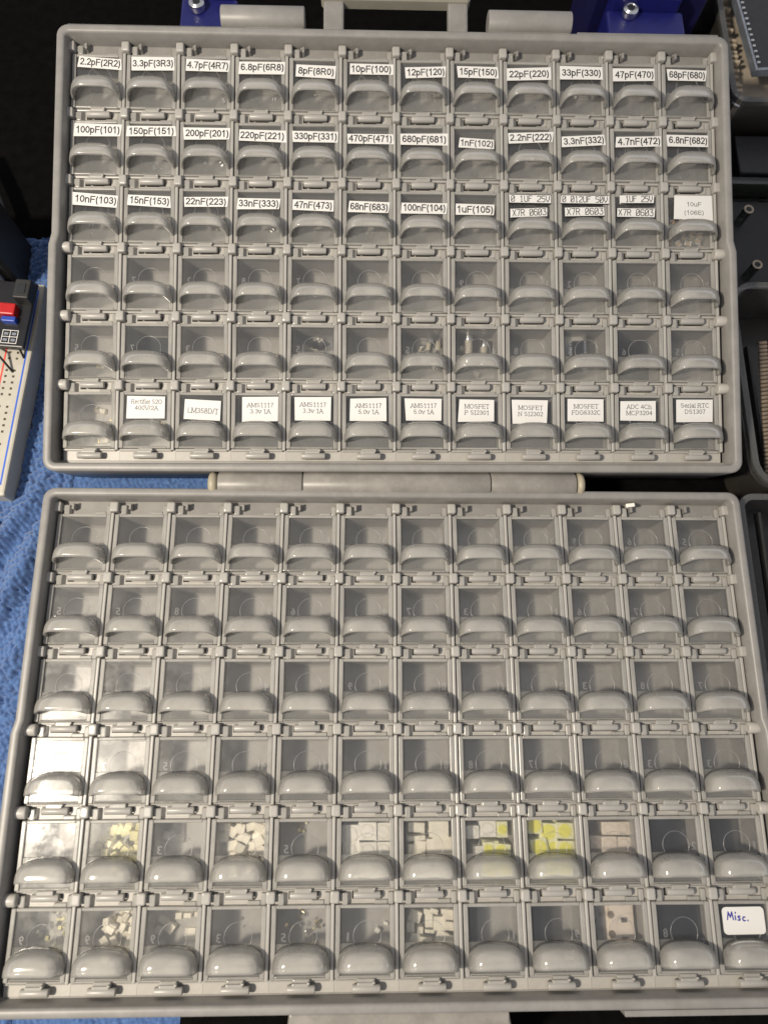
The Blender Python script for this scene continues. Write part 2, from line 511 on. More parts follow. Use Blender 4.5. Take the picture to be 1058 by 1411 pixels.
def arc(cx, cy, rx, ry, a0, a1, n=8):
    return [(cx + rx * math.cos(R(a0 + (a1 - a0) * k / n)), cy + ry * math.sin(R(a0 + (a1 - a0) * k / n))) for k in range(n + 1)]
GLYPH = {
    '0': (5.4, [arc(2.7, 3.5, 1.9, 3.1, 90, 450, 14)]),
    '1': (5.4, [[(1.3, 5.3), (2.4, 5.9), (3.1, 6.9), (3.1, 0)]]),
    '2': (5.4, [arc(2.7, 4.9, 1.8, 1.8, 165, -35, 8) + [(0.9, 0.4), (4.7, 0.4)]]),
    '3': (5.4, [arc(2.6, 5.1, 1.6, 1.5, 160, -90, 8), arc(2.6, 2.0, 1.9, 1.6, 90, -165, 8)]),
    '4': (5.4, [[(3.7, 0), (3.7, 6.6), (0.5, 2.2), (4.9, 2.2)]]),
    '5': (5.4, [[(4.4, 6.6), (1.5, 6.6), (1.0, 3.4)] + arc(2.6, 2.3, 1.9, 1.9, 125, -160, 9)]),
    '6': (5.4, [arc(2.8, 2.2, 1.8, 1.8, 180, 540, 12), [(1.0, 2.2)] + arc(2.9, 4.2, 1.9, 2.4, 180, 40, 7)]),
    '7': (5.4, [[(0.7, 6.6), (4.6, 6.6), (3.0, 3.6), (2.2, 0)]]),
    '8': (5.4, [arc(2.7, 5.1, 1.5, 1.5, 0, 360, 12), arc(2.7, 1.9, 1.9, 1.7, 0, 360, 12)]),
    '9': (5.4, [arc(2.6, 4.8, 1.8, 1.8, 0, 360, 12), [(4.4, 4.8)] + arc(2.5, 2.8, 1.9, 2.4, 0, -140, 7)]),
    '(': (3.3, [arc(4.2, 2.6, 3.0, 5.2, 130, 230, 8)]), ')': (3.3, [arc(-1.0, 2.6, 3.0, 5.2, 50, -50, 8)]),
    '.': (2.7, [[(1.3, 0.1), (1.3, 0.7)]]), ' ': (2.7, []), '/': (2.8, [[(0.2, -0.1), (2.5, 7.1)]]),
    'p': (5.4, [[(0.9, 5.0), (0.9, -2.0)], arc(2.7, 2.5, 1.8, 2.2, 0, 360, 12)]),
    'n': (5.4, [[(0.9, 0), (0.9, 5.0)], arc(2.7, 3.2, 1.7, 1.6, 170, 0, 6) + [(4.4, 0)]]),
    'u': (5.4, [[(0.9, 5.0)] + arc(2.6, 1.9, 1.7, 1.6, 180, 350, 6), [(4.4, 5.0), (4.4, 0)]]),
    'F': (5.9, [[(1.1, 0), (1.1, 6.6), (5.3, 6.6)], [(1.1, 3.5), (4.8, 3.5)]]),
    'R': (7.0, [[(1.1, 0), (1.1, 6.6), (4.0, 6.6)] + arc(4.0, 4.95, 1.6, 1.65, 90, -90, 6) + [(1.1, 3.3)], [(3.6, 3.3), (6.0, 0)]]),
    'E': (6.5, [[(5.8, 6.6), (1.1, 6.6), (1.1, 0.4), (5.9, 0.4)], [(1.1, 3.6), (5.3, 3.6)]]),
    'A': (6.6, [[(0.5, 0), (3.3, 6.8), (6.1, 0)], [(1.5, 2.3), (5.1, 2.3)]]),
    'M': (8.2, [[(1.0, 0), (1.0, 6.6), (4.1, 0.6), (7.2, 6.6), (7.2, 0)]]),
    'S': (6.4, [arc(3.2, 5.0, 2.0, 1.6, 30, 250, 8) + arc(3.2, 1.95, 2.1, 1.6, 75, -150, 8)]),
    'O': (7.6, [arc(3.8, 3.4, 3.0, 3.3, 0, 360, 16)]), 'D': (7.0, [[(1.1, 0.3), (1.1, 6.6), (3.0, 6.6)] + arc(3.0, 3.45, 3.0, 3.15, 90, -90, 8) + [(1.1, 0.3)]]),
    'G': (7.6, [arc(3.8, 3.4, 3.0, 3.3, 40, 330, 12) + [(6.6, 3.2), (4.2, 3.2)]]), 'C': (7.0, [arc(3.7, 3.4, 2.9, 3.3, 45, 315, 12)]),
    'T': (6.0, [[(0.3, 6.6), (5.7, 6.6)], [(3.0, 6.6), (3.0, 0)]]), 'P': (6.5, [[(1.1, 0), (1.1, 6.6), (3.9, 6.6)] + arc(3.9, 4.8, 1.7, 1.8, 90, -90, 6) + [(1.1, 3.0)]]),
    'I': (3.6, [[(1.8, 0), (1.8, 6.6)]]), 'N': (7.0, [[(1.1, 0), (1.1, 6.6), (5.9, 0.2), (5.9, 6.6)]]), 'L': (5.6, [[(1.0, 6.8), (1.0, 0.4), (5.2, 0.4)]]),
    'V': (6.6, [[(0.4, 6.8), (3.3, 0), (6.2, 6.8)]]), 'v': (5.0, [[(0.4, 4.8), (2.5, 0), (4.6, 4.8)]]),
    'h': (5.4, [[(0.9, 0), (0.9, 7)], arc(2.7, 3.2, 1.7, 1.6, 170, 0, 6) + [(4.4, 0)]]), 'c': (4.8, [arc(2.7, 2.5, 1.9, 2.2, 50, 310, 10)]),
    'e': (5.2, [[(0.8, 2.6), (4.5, 2.6)] + arc(2.65, 2.5, 1.85, 2.2, 0, 310, 10)]), 't': (3.2, [[(1.5, 6.2), (1.5, 0.8), (2.6, 0.3)], [(0.4, 4.8), (2.7, 4.8)]]),
    'i': (2.6, [[(1.2, 0), (1.2, 4.8)], [(1.2, 6.2), (1.2, 6.9)]]), 'f': (3.0, [[(1.2, 0), (1.2, 6.0), (2.6, 6.9)], [(0.2, 4.8), (2.5, 4.8)]]),
    'r': (3.4, [[(0.9, 0), (0.9, 5.0)], [(0.9, 3.4), (1.6, 4.6), (2.9, 4.7)]]), 'a': (5.2, [arc(2.5, 1.6, 1.7, 1.3, 20, 340, 9), [(1.0, 4.0), (2.2, 4.8), (3.6, 4.5), (4.2, 3.4), (4.2, 0)]]),
    'l': (2.4, [[(1.2, 0), (1.2, 7)]])}
SERIF = {'A': [(0.5, 0), (6.1, 0)], 'M': [(1.0, 0), (7.2, 0), (1.0, 6.6), (7.2, 6.6)], '1': [(3.1, 0)], 'I': [(1.8, 0), (1.8, 6.6)], 'T': [(3.0, 0)], 'F': [(1.1, 0)], 'P': [(1.1, 0)],
         'R': [(1.1, 0), (6.0, 0)], 'N': [(1.1, 0), (5.9, 6.6)], 'h': [(0.9, 0), (4.4, 0)], 'r': [(0.9, 0)], 'i': [(1.2, 0)], 'l': [(1.2, 0)], 'V': [(0.4, 6.8), (6.2, 6.8)], 'v': [(0.4, 4.8), (4.6, 4.8)]}
def line_text(mb, s, x, y, z, w, hcap, m, thick=0.95, serif=False):
    """printed line of text, centred on x, y; w is the printed width and hcap the height of the capitals"""
    tot = sum(GLYPH[ch][0] for ch in s)
    k, kh = w / tot, hcap / 7.0
    ox, polys = x - w / 2, []
    for ch in s:
        adv, pls = GLYPH[ch]
        polys += [[(ox + a * k, y - hcap / 2 + b * kh) for a, b in pl] for pl in pls]
        if serif:
            polys += [[(ox + (a - 1.0) * k, y - hcap / 2 + b * kh), (ox + (a + 1.0) * k, y - hcap / 2 + b * kh)] for a, b in SERIF.get(ch, [])]
        ox += adv * k
    strokes(mb, polys, thick * (k + kh) / 2, z, m)

# ---------------------------------------------------------------- the desk
PX, PY = 20.0, 25.2832
ZR, ZD = 4.0, -3.5                          # rim top and deck level in a tray's own frame
MB().box(-420, 420, -300, 620, -45, -25, 'desk').build('desk')['kind'] = 'structure'

UP = Matrix(((0.99997724, -0.00390797, -0.00549986, -0.2268), (0.00268709, 0.97841033, -0.2066543, 168.9214), (0.00618872, 0.20663482, 0.97839857, 19.0556), (0, 0, 0, 1)))
BASE = Matrix.Translation((0, 0, -25))
FR = {'L': BASE.inverted(), 'U': BASE.inverted() @ UP}

case = empty('component_case', (0, 0, -25), 'grey hinged case lying open with twelve by six clear lidded compartments in each half', 'organizer case')

# ---------------------------------------------------------------- a tray: one moulded shell
def outline(x_hi, x_lo, y0, y1, r, ystep, n=5):
    """rounded rectangle, the upper half (y > ystep) narrower than the lower"""
    pts = []
    for (cx, cy, a0) in ((x_lo - r, y0 + r, -90), (x_hi - r, y1 - r, 0), (-x_hi + r, y1 - r, 90), (-x_lo + r, y0 + r, 180)):
        if a0 == 0:
            pts += [(x_lo, ystep - 2.0), (x_hi, ystep + 2.0)]
        if a0 == 180:
            pts += [(-x_hi, ystep + 2.0), (-x_lo, ystep - 2.0)]
        for i in range(n + 1):
            a = R(a0 + 90 * i / n)
            pts.append((cx + r * math.cos(a), cy + r * math.sin(a)))
    return pts

def tray_mesh(y0, y1, ystep):
    mb = MB()
    loops = []
    def lp(inset, z, r):
        loops.append([(x, y, z) for x, y in outline(123.6 - inset, 124.6 - inset, y0 + inset, y1 - inset, r, ystep)])
    lp(1.2, -22.0, 3.0)
    lp(0.2, -20.0, 4.0)
    lp(0.0, ZR - 0.9, 4.2)
    lp(0.25, ZR - 0.25, 4.0)
    lp(0.9, ZR, 3.4)
    lp(2.1, ZR, 2.4)
    lp(2.7, ZR - 0.25, 2.0)
    lp(3.0, ZR - 0.9, 1.8)
    lp(3.2, ZD - 1.5, 1.6)
    n = len(loops[0])
    vs = [p for l in loops for p in l]
    fs = []
    for k in range(len(loops) - 1):
        for i in range(n):
            j = (i + 1) % n
            fs.append((k * n + i, k * n + j, k * n + n + j, k * n + n + i))
    mb.add(vs, fs, 'case', True)
    mb.add(loops[0], [tuple(range(n - 1, -1, -1))], 'case')
    # deck strips round the compartments
    yt = 3 * PY - 1.95
    mb.box(-120.3, 120.3, yt, y1 - 3.1, ZD - 1.5, ZD - 0.02, 'case')
    mb.box(-121.3, 121.3, y0 + 3.1, -3 * PY - 1.97, ZD - 1.5, ZD - 0.02, 'case')
    mb.box(-121.5, -120.02, y0 + 3.1, y1 - 3.1, ZD - 3.5, ZD - 2.4, 'case')
    mb.box(120.02, 121.5, y0 + 3.1, y1 - 3.1, ZD - 3.5, ZD - 2.4, 'case')
    # small pegs added along the top edge to cast the dark marks there
    for i in range(12):
        x = (i - 6) * PX
        mb.box(x + 5.0, x + 5.9, 3 * PY - 0.9, 3 * PY + 1.3, ZD - 0.05, -0.6, 'case', 0.2)
        mb.box(x + 4.4, x + 5.2, 3 * PY + 0.6, 3 * PY + 1.3, ZD - 0.05, -1.2, 'case', 0.2)
    return mb

o = tray_mesh(-82.4, 81.0, -0.0 + 1.0).build('tray', case, FR['U'])
o['label'] = 'upper half shell of the case, leaning on the blue brackets'
o = tray_mesh(-81.4, 81.6, 1.0).build('tray', case, FR['L'])
o['label'] = 'lower half shell of the case, lying on the blue towel'

# feet under the lower shell
foot = MB().rod((0, 0, -3), (0, 0, 0), 5, 'rubber', 20, 0.4).mesh('foot')
for x, y in ((-112, 70), (112, 70), (-112, -70), (112, -70)):
    place('foot', foot, case, FR['L'] @ T(x, y, -22))

# raised edge flanges, hinge barrel, handle and latch barrels
MB().box(-120, -55, 81.02, 81.7, -6, ZR - 1.0, 'case', 0.3).build('edge_flange', case, FR['U'])
MB().box(67, 120, 81.02, 81.9, -6, ZR - 0.8, 'case', 0.3).build('edge_flange', case, FR['U'])
MB().box(67.5, 124, -83.2, -81.42, -6, ZR - 0.5, 'case', 0.3).build('edge_flange', case, FR['L'])
hz = 0.2
for x0, x1, m in ((-66.8, -63.6, 'cap'), (-63.3, -33.5, 'barrel'), (-33.2, 33.4, 'barrel'), (33.7, 64.2, 'barrel'), (64.5, 67.4, 'cap')):
    r = 4.45 if m == 'barrel' else 4.5
    b = MB().rod((x0, -86.7, hz), (x1, -86.7, hz), r, m, 28, 0.3 if m == 'barrel' else 1.3)
    if m == 'barrel':
        b.box(x0 + 0.3, x1 - 0.3, -84.5, -82.3, hz - 4, hz + 1.2, m)
    b.build('hinge_barrel' if m == 'barrel' else 'hinge_cap', case, FR['U'])
for x0, x1 in ((-64.6, -33.9), (34.2, 65.3)):
    b = MB().rod((x0, 86.8, 0), (x1, 86.8, 0), 4.4, 'case', 28, 0.35)
    b.box(x0 + 0.5, x1 - 0.5, 81.01, 84, -6, 1.5, 'case', 0.3)
    b.build('latch_barrel', case, FR['U'])
b = MB()
for x0, x1 in ((-27.3, -19.6), (19.8, 27.4)):
    MB().box(x0, x1, 80.9, 98.4, -7.5, -3.5, 'case', 0.8).build('handle_arm', case, FR['U'])
MB().box(-28.2, 28.2, 97.2, 108, -7.2, -1.6, 'handle', 1.2).build('handle_grip', case, FR['U'])
b = MB().rod((-33.4, -87.0, -1.9), (33.2, -87.0, -1.9), 5.0, 'barrel', 28, 0.4)
b.box(-33.0, 32.8, -86.0, -81.42, -6.5, 2.6, 'barrel', 0.4)
b.box(-33.2, 33.0, -110, -88, -6.4, -2.2, 'barrel', 0.8)
b.build('latch_plate', case, FR['L'])

# ---------------------------------------------------------------- one compartment and its pieces
def box_mesh(slot=True):
    mb = MB()
    X0, X1, Y1, Y0 = 0.03, 19.97, -1.95, -27.21
    a, b, c, d = 1.5, 18.5, -3.2, -22.9      # opening
    z, zf = ZD, -14.2
    # flange round the opening, with the latch slot cut out
    s0, s1, t1, t0 = (5.35, 14.85, -24.2, -26.5) if slot else (10, 10.01, -25, -25.01)
    Z2 = z - 1.3
    for (x0, x1, y0, y1) in ((X0, a, Y0, Y1), (b, X1, Y0, Y1), (a, b, c, Y1), (a, b, t1, d), (a, s0, Y0, t1), (s1, b, Y0, t1), (s0, s1, Y0, t0)):
        mb.add([(x0, y0, z), (x1, y0, z), (x1, y1, z), (x0, y1, z)], [(0, 1, 2, 3)], 'box')
    # slot walls
    mb.add([(s0, t0, z), (s1, t0, z), (s1, t1, z), (s0, t1, z), (s0, t0, z - 2.6), (s1, t0, z - 2.6), (s1, t1, z - 2.6), (s0, t1, z - 2.6)],
           [(0, 1, 5, 4), (1, 2, 6, 5), (2, 3, 7, 6), (3, 0, 4, 7), (4, 5, 6, 7)], 'box')
    # well with slightly drafted walls and rounded foot
    def rr(x0, x1, y0, y1, zz):
        k = 1.0
        return [(x0 + k, y0, zz), (x1 - k, y0, zz), (x1, y0 + k, zz), (x1, y1 - k, zz), (x1 - k, y1, zz), (x0 + k, y1, zz), (x0, y1 - k, zz), (x0, y0 + k, zz)]
    top = [(a, d, z), (b, d, z), (b, d, z), (b, c, z), (b, c, z), (a, c, z), (a, c, z), (a, d, z)]
    r1 = rr(a + .2, b - .2, d + .2, c - .2, z - 1)
    r2 = rr(a + .6, b - .6, d + .6, c - .6, zf + 1)
    r3 = rr(a + 1.4, b - 1.4, d + 1.4, c - 1.4, zf)
    L = [top, r1, r2, r3]
    vs = [p for l in L for p in l]
    fs = []
    for k in range(3):
        for i in range(8):
            j = (i + 1) % 8
            fs.append((k * 8 + j, k * 8 + i, k * 8 + 8 + i, k * 8 + 8 + j))
    fs.append(tuple(range(24, 32)))
    mb.add(vs, fs, 'box')
    # raised rib on the right edge
    mb.box(18.85, 19.93, -23.6, -2.0, z - 0.05, -1.2, 'milkrib', 0.3)
    mb.box(0.1, 18.8, -23.9, -23.0, z - 0.05, -2.2, 'milkrib', 0.3)
    return mb
M['latch'] = solid('latch_plastic', (0.36, 0.348, 0.325), 0.35, 0.04)
M['milkrib'] = solid('pale_rib_plastic', (0.385, 0.372, 0.345), 0.3, 0.04)

def lid_mesh(mark):
    mb = MB()
    x0, x1, y1, y0 = 0.30, 18.80, -2.5, -22.95
    # clear plate, upper part thinner than the lower part
    xa, xb, ya, yb = x0 + 0.9, x1 - 0.9, -13.3, y1 - 0.7
    mb.add([(xa, ya, -2.05), (xb, ya, -2.05), (xb, yb, -2.05), (xa, yb, -2.05)], [(0, 1, 2, 3)], 'lid')
    mb.add([(xa, ya, -2.5), (xb, ya, -2.5), (xb, yb, -2.5), (xa, yb, -2.5)], [(3, 2, 1, 0)], 'frost')
    mb.add([(xa, ya, -2.5), (xb, ya, -2.5), (xb, ya, -2.05), (xa, ya, -2.05)], [(0, 1, 2, 3)], 'milk')
    mb.box(x0 + 0.9, x1 - 0.9, y0 + 0.5, -13.32, -2.75, -1.85, 'haze', 0.15)
    # frame
    w = 1.5
    mb.box(x0, x0 + w, y0, y1, -3.45, -1.35, 'milk', 0.3)
    mb.box(x1 - w, x1, y0, y1, -3.45, -1.35, 'milk', 0.3)
    mb.box(x0 + w, x1 - w, y1 - 1.0, y1 + 0.0, -3.45, -1.4, 'milk', 0.3)
    mb.box(x0 + w, x1 - w, y0, y0 + 0.8, -3.45, -1.6, 'milk', 0.3)
    # hinge ears either side of the knuckle
    mb.box(2.2, 4.1, y1 - 0.1, 0.9, -3.4, -1.5, 'milk', 0.4)
    mb.box(1.5, 2.3, -1.2, 0.8, -3.4, -1.8, 'milk', 0.2)
    mb.box(16.7, 18.5, y1 - 0.1, 1.0, -3.4, -2.2, 'milk', 0.4)
    mb.box(12.5, 16.6, y1 - 0.1, -1.3, -3.4, -2.6, 'milk', 0.3)
    # moulded ring and cavity number
    mb.ring(10.2, -11.4, -2.03, 4.3, 0.26, 0.12, 'mark')
    if mark:
        d, side = mark
        x = 4.2 if side == 'L' else 16.0
        put_text(mb, d, x, -11.6, -2.02, 1.5 if d != '1' else 0.7, 2.6, 'mark', 0.02, True, sy=1.25)
    # tongue reaching down to the latch bar
    mb.box(7.4, 12.6, -24.4, y0 + 0.1, -2.4, -1.1, 'milk', 0.3)
    return mb

def hood_mesh():
    bm = bmesh.new()
    a, yl, yb, H, z0 = 8.85, -19.4, -13.2, 7.8, -2.0
    nu, nt = 28, 11
    grid = []
    for i in range(nu + 1):
        u = -1 + 2 * i / nu
        u = math.copysign(1 - (1 - abs(u)) ** 1.6, u)
        au = min(1.0, abs(u))
        row = []
        y_back = yl + (yb - yl) * (1 - au ** 3.0) ** (1 / 2.3)
        hx = H * (1 - au ** 5.0) ** (1 / 2.2)
        y_lip = yl - 1.1 * au ** 5
        for j in range(nt + 1):
            t = j / nt
            t2 = t ** 2.0
            y = y_back + (y_lip - y_back) * t2
            z = z0 + hx * (1 - (1 - t2) ** 3.0) ** (1 / 3.4)
            row.append(bm.verts.new(((a * u + 9.9) , y, z)))
        grid.append(row)
    for i in range(nu):
        for j in range(nt):
            f = bm.faces.new((grid[i][j], grid[i][j + 1], grid[i + 1][j + 1], grid[i + 1][j]))
            f.smooth = True
    bmesh.ops.remove_doubles(bm, verts=bm.verts, dist=0.01)
    bmesh.ops.recalc_face_normals(bm, faces=bm.faces)
    if sum(f.normal.z for f in bm.faces) < 0:
        bmesh.ops.reverse_faces(bm, faces=bm.faces)
    bmesh.ops.solidify(bm, geom=bm.faces[:], thickness=0.75)
    for f in bm.faces:
        f.smooth = True
    for v in bm.verts:
        v.co *= S
    me = bpy.data.meshes.new('finger_tab')
    bm.to_mesh(me)
    bm.free()
    me.materials.append(M['hood'])
    return me

def latch_mesh():
    mb = MB()
    mb.rod((5.75, -25.1, -2.3), (14.35, -25.1, -2.3), 1.2, 'latch', 14, 0.3)
    mb.box(5.9, 14.2, -26.0, -24.2, -3.6, -2.3, 'latch')
    mb.box(7.2, 12.4, -24.3, -23.3, -3.6, -1.3, 'latch', 0.3)
    mb.box(11.9, 12.7, -23.6, -22.9, -3.0, -0.9, 'latch', 0.2)
    return mb

def knuckle_mesh():
    mb = MB()
    mb.box(-1.45, 1.45, -1.85, 1.75, -3.6, 0.1, 'milkrib', 0.55)
    return mb

ME_BOX, ME_BOX2, ME_HOOD = box_mesh().mesh('compartment'), box_mesh(False).mesh('compartment'), hood_mesh()
ME_LATCH, ME_KNUCKLE = latch_mesh().mesh('latch_bar'), knuckle_mesh().mesh('hinge_knuckle')
LIDS = {}
def lid_for(mark):
    if mark not in LIDS:
        LIDS[mark] = lid_mesh(mark).mesh('lid')
    return LIDS[mark]

MARKS = {'U': {3: ['', '7L', '2L', '8L', '7L', '4R', '1R', '9L', '1R', '2L', '1R', '8R'],
               4: ['5L', '7L', '3L', '', '5L', '', '5L', '4R', '8L', '5L', '6L', '5L'],
               5: ['', '', '', '', '', '', '', '', '', '', '', '']},
         'L': {0: ['', '', '', '1R', '1R', '3R', '8R', '8R', '2R', '9L', '6L', '5L'],
               1: ['5L', '5L', '8L', '2R', '6L', '4R', '7L', '3L', '1R', '6L', '7L', '8R'],
               2: ['', '', '', '4R', '', '9L', '8R', '1R', '2R', '3L', '8L', '7L'],
               3: ['', '3L', '5L', '4R', '1R', '1R', '8R', '8L', '7L', '8R', '3L', '3L'],
               4: ['', '', '3L', '', '5L', '', '', '', '', '', '2R', '1R'],
               5: ['9L', '9L', '9L', '3L', '5L', '1L', '', '1R', '9R', '', '8L', '']}}
ORD = ['first', 'second', 'third', 'fourth', 'fifth', 'sixth', 'seventh', 'eighth', 'ninth', 'tenth', 'eleventh', 'twelfth']
HALF = {'U': 'upper', 'L': 'lower'}
CELL = {}
rnd = random.Random(3)
for tr in ('U', 'L'):
    for j in range(6):
        for i in range(12):
            mx = FR[tr] @ T((i - 6) * PX, (3 - j) * PY, 0)
            c = place('compartment', ME_BOX2 if j == 5 else ME_BOX, case, mx)
            mk = MARKS[tr].get(j, [''] * 12)[i]
            tilt = T(10, -2.5, -2) @ Euler((R(rnd.uniform(-0.5, 0.2)), R(rnd.uniform(-0.5, 0.5)), R(rnd.uniform(-0.4, 0.4)))).to_matrix().to_4x4() @ T(-10, 2.5, 2)
            place('lid', lid_for((mk[0], mk[1]) if mk else None), c, tilt)
            place('finger_tab', ME_HOOD, c, tilt)
            place('latch_bar', ME_LATCH, c, T(rnd.uniform(-.1, .1), 0 if j < 5 else -0.5, 0 if j < 5 else 0.9))
            place('hinge_knuckle', ME_KNUCKLE, c)
            CELL[tr, j, i] = c
    for j in range(6):
        place('hinge_knuckle', ME_KNUCKLE, case, FR[tr] @ T(120, (3 - j) * PY, 0))
        if j > 2:
            for sx in (-1, 1):
                MB().rod((sx * 118.0, -0.1, -0.9), (sx * 122.6, -0.1, -0.9), 1.95, 'box', 16, 0.5).build('hinge_pin', case, FR[tr] @ T(0, (3 - j) * PY, 0))
STICKERS = [
    ('U', 0, 0, 10.6, -6.05, 15.9, 4.2, -3.1, '2.2pF(2R2)'),
    ('U', 0, 1, 9.92, -5.99, 16.0, 5.0, 1.1, '3.3pF(3R3)'),
    ('U', 0, 2, 10.12, -6.37, 16.3, 4.5, -1.0, '4.7pF(4R7)'),
    ('U', 0, 3, 10.21, -6.73, 17.2, 4.8, 0.5, '6.8pF(6R8)'),
    ('U', 0, 4, 10.19, -7.93, 14.3, 4.8, -2.1, '8pF(8R0)'),
    ('U', 0, 5, 10.62, -6.74, 16.2, 4.2, 0.0, '10pF(100)'),
    ('U', 0, 6, 11.02, -7.54, 15.2, 4.2, 2.1, '12pF(120)'),
    ('U', 0, 7, 10.68, -7.1, 15.3, 4.2, -1.0, '15pF(150)'),
    ('U', 0, 8, 9.84, -7.54, 16.2, 4.8, 2.1, '22pF(220)'),
    ('U', 0, 9, 9.61, -6.75, 15.9, 5.1, 0.0, '33pF(330)'),
    ('U', 0, 10, 9.74, -7.09, 15.7, 4.8, 1.0, '47pF(470)'),
    ('U', 0, 11, 9.76, -6.87, 14.7, 4.3, -1.0, '68pF(680)'),
    ('U', 1, 0, 10.26, -6.4, 17.2, 4.7, -0.1, '100pF(101)'),
    ('U', 1, 1, 9.77, -6.61, 17.8, 3.9, 0.9, '150pF(151)'),
    ('U', 1, 2, 10.19, -7.14, 17.0, 4.4, -0.1, '200pF(201)'),
    ('U', 1, 3, 10.46, -7.7, 17.4, 4.4, -1.2, '220pF(221)'),
    ('U', 1, 4, 10.14, -7.67, 16.9, 4.2, -0.1, '330pF(331)'),
    ('U', 1, 5, 10.44, -8.18, 17.2, 3.9, -0.1, '470pF(471)'),
    ('U', 1, 6, 10.4, -8.12, 17.6, 4.5, -0.1, '680pF(681)'),
    ('U', 1, 7, 9.95, -9.37, 13.3, 3.6, -2.2, '1nF(102)'),
    ('U', 1, 8, 10.2, -6.82, 16.9, 3.9, 1.9, '2.2nF(222)'),
    ('U', 1, 9, 10.15, -7.74, 16.4, 3.9, 4.0, '3.3nF(332)'),
    ('U', 1, 10, 11.0, -7.69, 17.3, 4.2, 1.9, '4.7nF(472)'),
    ('U', 1, 11, 9.56, -7.04, 15.7, 4.5, -1.1, '6.8nF(682)'),
    ('U', 2, 0, 10.05, -7.51, 16.3, 4.6, -3.4, '10nF(103)'),
    ('U', 2, 1, 9.56, -7.66, 15.6, 4.1, -2.3, '15nF(153)'),
    ('U', 2, 2, 10.12, -7.71, 15.9, 3.8, -0.3, '22nF(223)'),
    ('U', 2, 3, 9.38, -8.17, 15.7, 4.1, -0.3, '33nF(333)'),
    ('U', 2, 4, 9.41, -8.53, 14.9, 4.1, -1.3, '47nF(473)'),
    ('U', 2, 5, 9.94, -8.9, 15.0, 4.1, -1.3, '68nF(683)'),
    ('U', 2, 6, 10.33, -9.01, 16.9, 4.1, -0.3, '100nF(104)'),
    ('U', 2, 7, 9.13, -9.4, 14.6, 4.1, -0.3, '1uF(105)'),
    ('U', 2, 8, 9.84, -5.04, 15.5, 3.3, -0.3, '0 1UF 25V'),
    ('U', 2, 8, 9.4, -10.21, 13.6, 3.6, 2.8, 'X7R 0603'),
    ('U', 2, 9, 10.27, -4.99, 18.2, 3.3, -0.2, '0 012UF 50V'),
    ('U', 2, 9, 10.2, -9.61, 14.7, 3.6, 1.8, 'X7R 0603'),
    ('U', 2, 10, 9.84, -4.58, 12.6, 3.3, 0.8, ' 1UF 25V'),
    ('U', 2, 10, 9.27, -9.78, 14.2, 3.6, -0.3, 'X7R 0603'),
    ('U', 2, 11, 11.05, -7.55, 14.5, 9.2, -0.3, '10uF|(106E)'),
    ('U', 5, 1, 9.57, -8.02, 13.2, 8.2, -0.7, 'Rectifier S2O|400V/2A'),
    ('U', 5, 2, 9.89, -8.96, 13.3, 7.1, -2.7, 'LM358D/T'),
    ('U', 5, 3, 10.51, -8.47, 13.1, 9.0, 0.3, 'AMS1117|3.3v 1A'),
    ('U', 5, 4, 9.56, -8.18, 12.9, 8.5, -0.7, 'AMS1117|3.3v 1A'),
    ('U', 5, 5, 9.74, -8.44, 13.2, 8.3, 0.3, 'AMS1117|5.0v 1A'),
    ('U', 5, 6, 9.81, -8.33, 13.0, 8.0, 0.3, 'AMS1117|5.0v 1A'),
    ('U', 5, 7, 9.3, -8.49, 13.0, 8.3, -0.7, 'MOSFET|P SI2301'),
    ('U', 5, 8, 9.0, -8.91, 13.1, 8.8, -0.7, 'MOSFET|N SI2302'),
    ('U', 5, 9, 9.53, -8.26, 12.9, 8.3, 0.3, 'MOSFET|FDG6332C'),
    ('U', 5, 10, 9.15, -8.32, 13.2, 7.5, 0.3, 'ADC 4Ch|MCP3204'),
    ('U', 5, 11, 9.92, -8.31, 13.2, 8.4, 0.3, 'Serial RTC|DS1307'),
    ('L', 5, 11, 9.54, -8.29, 13.5, 7.9, 0.3, 'Misc.'),
]
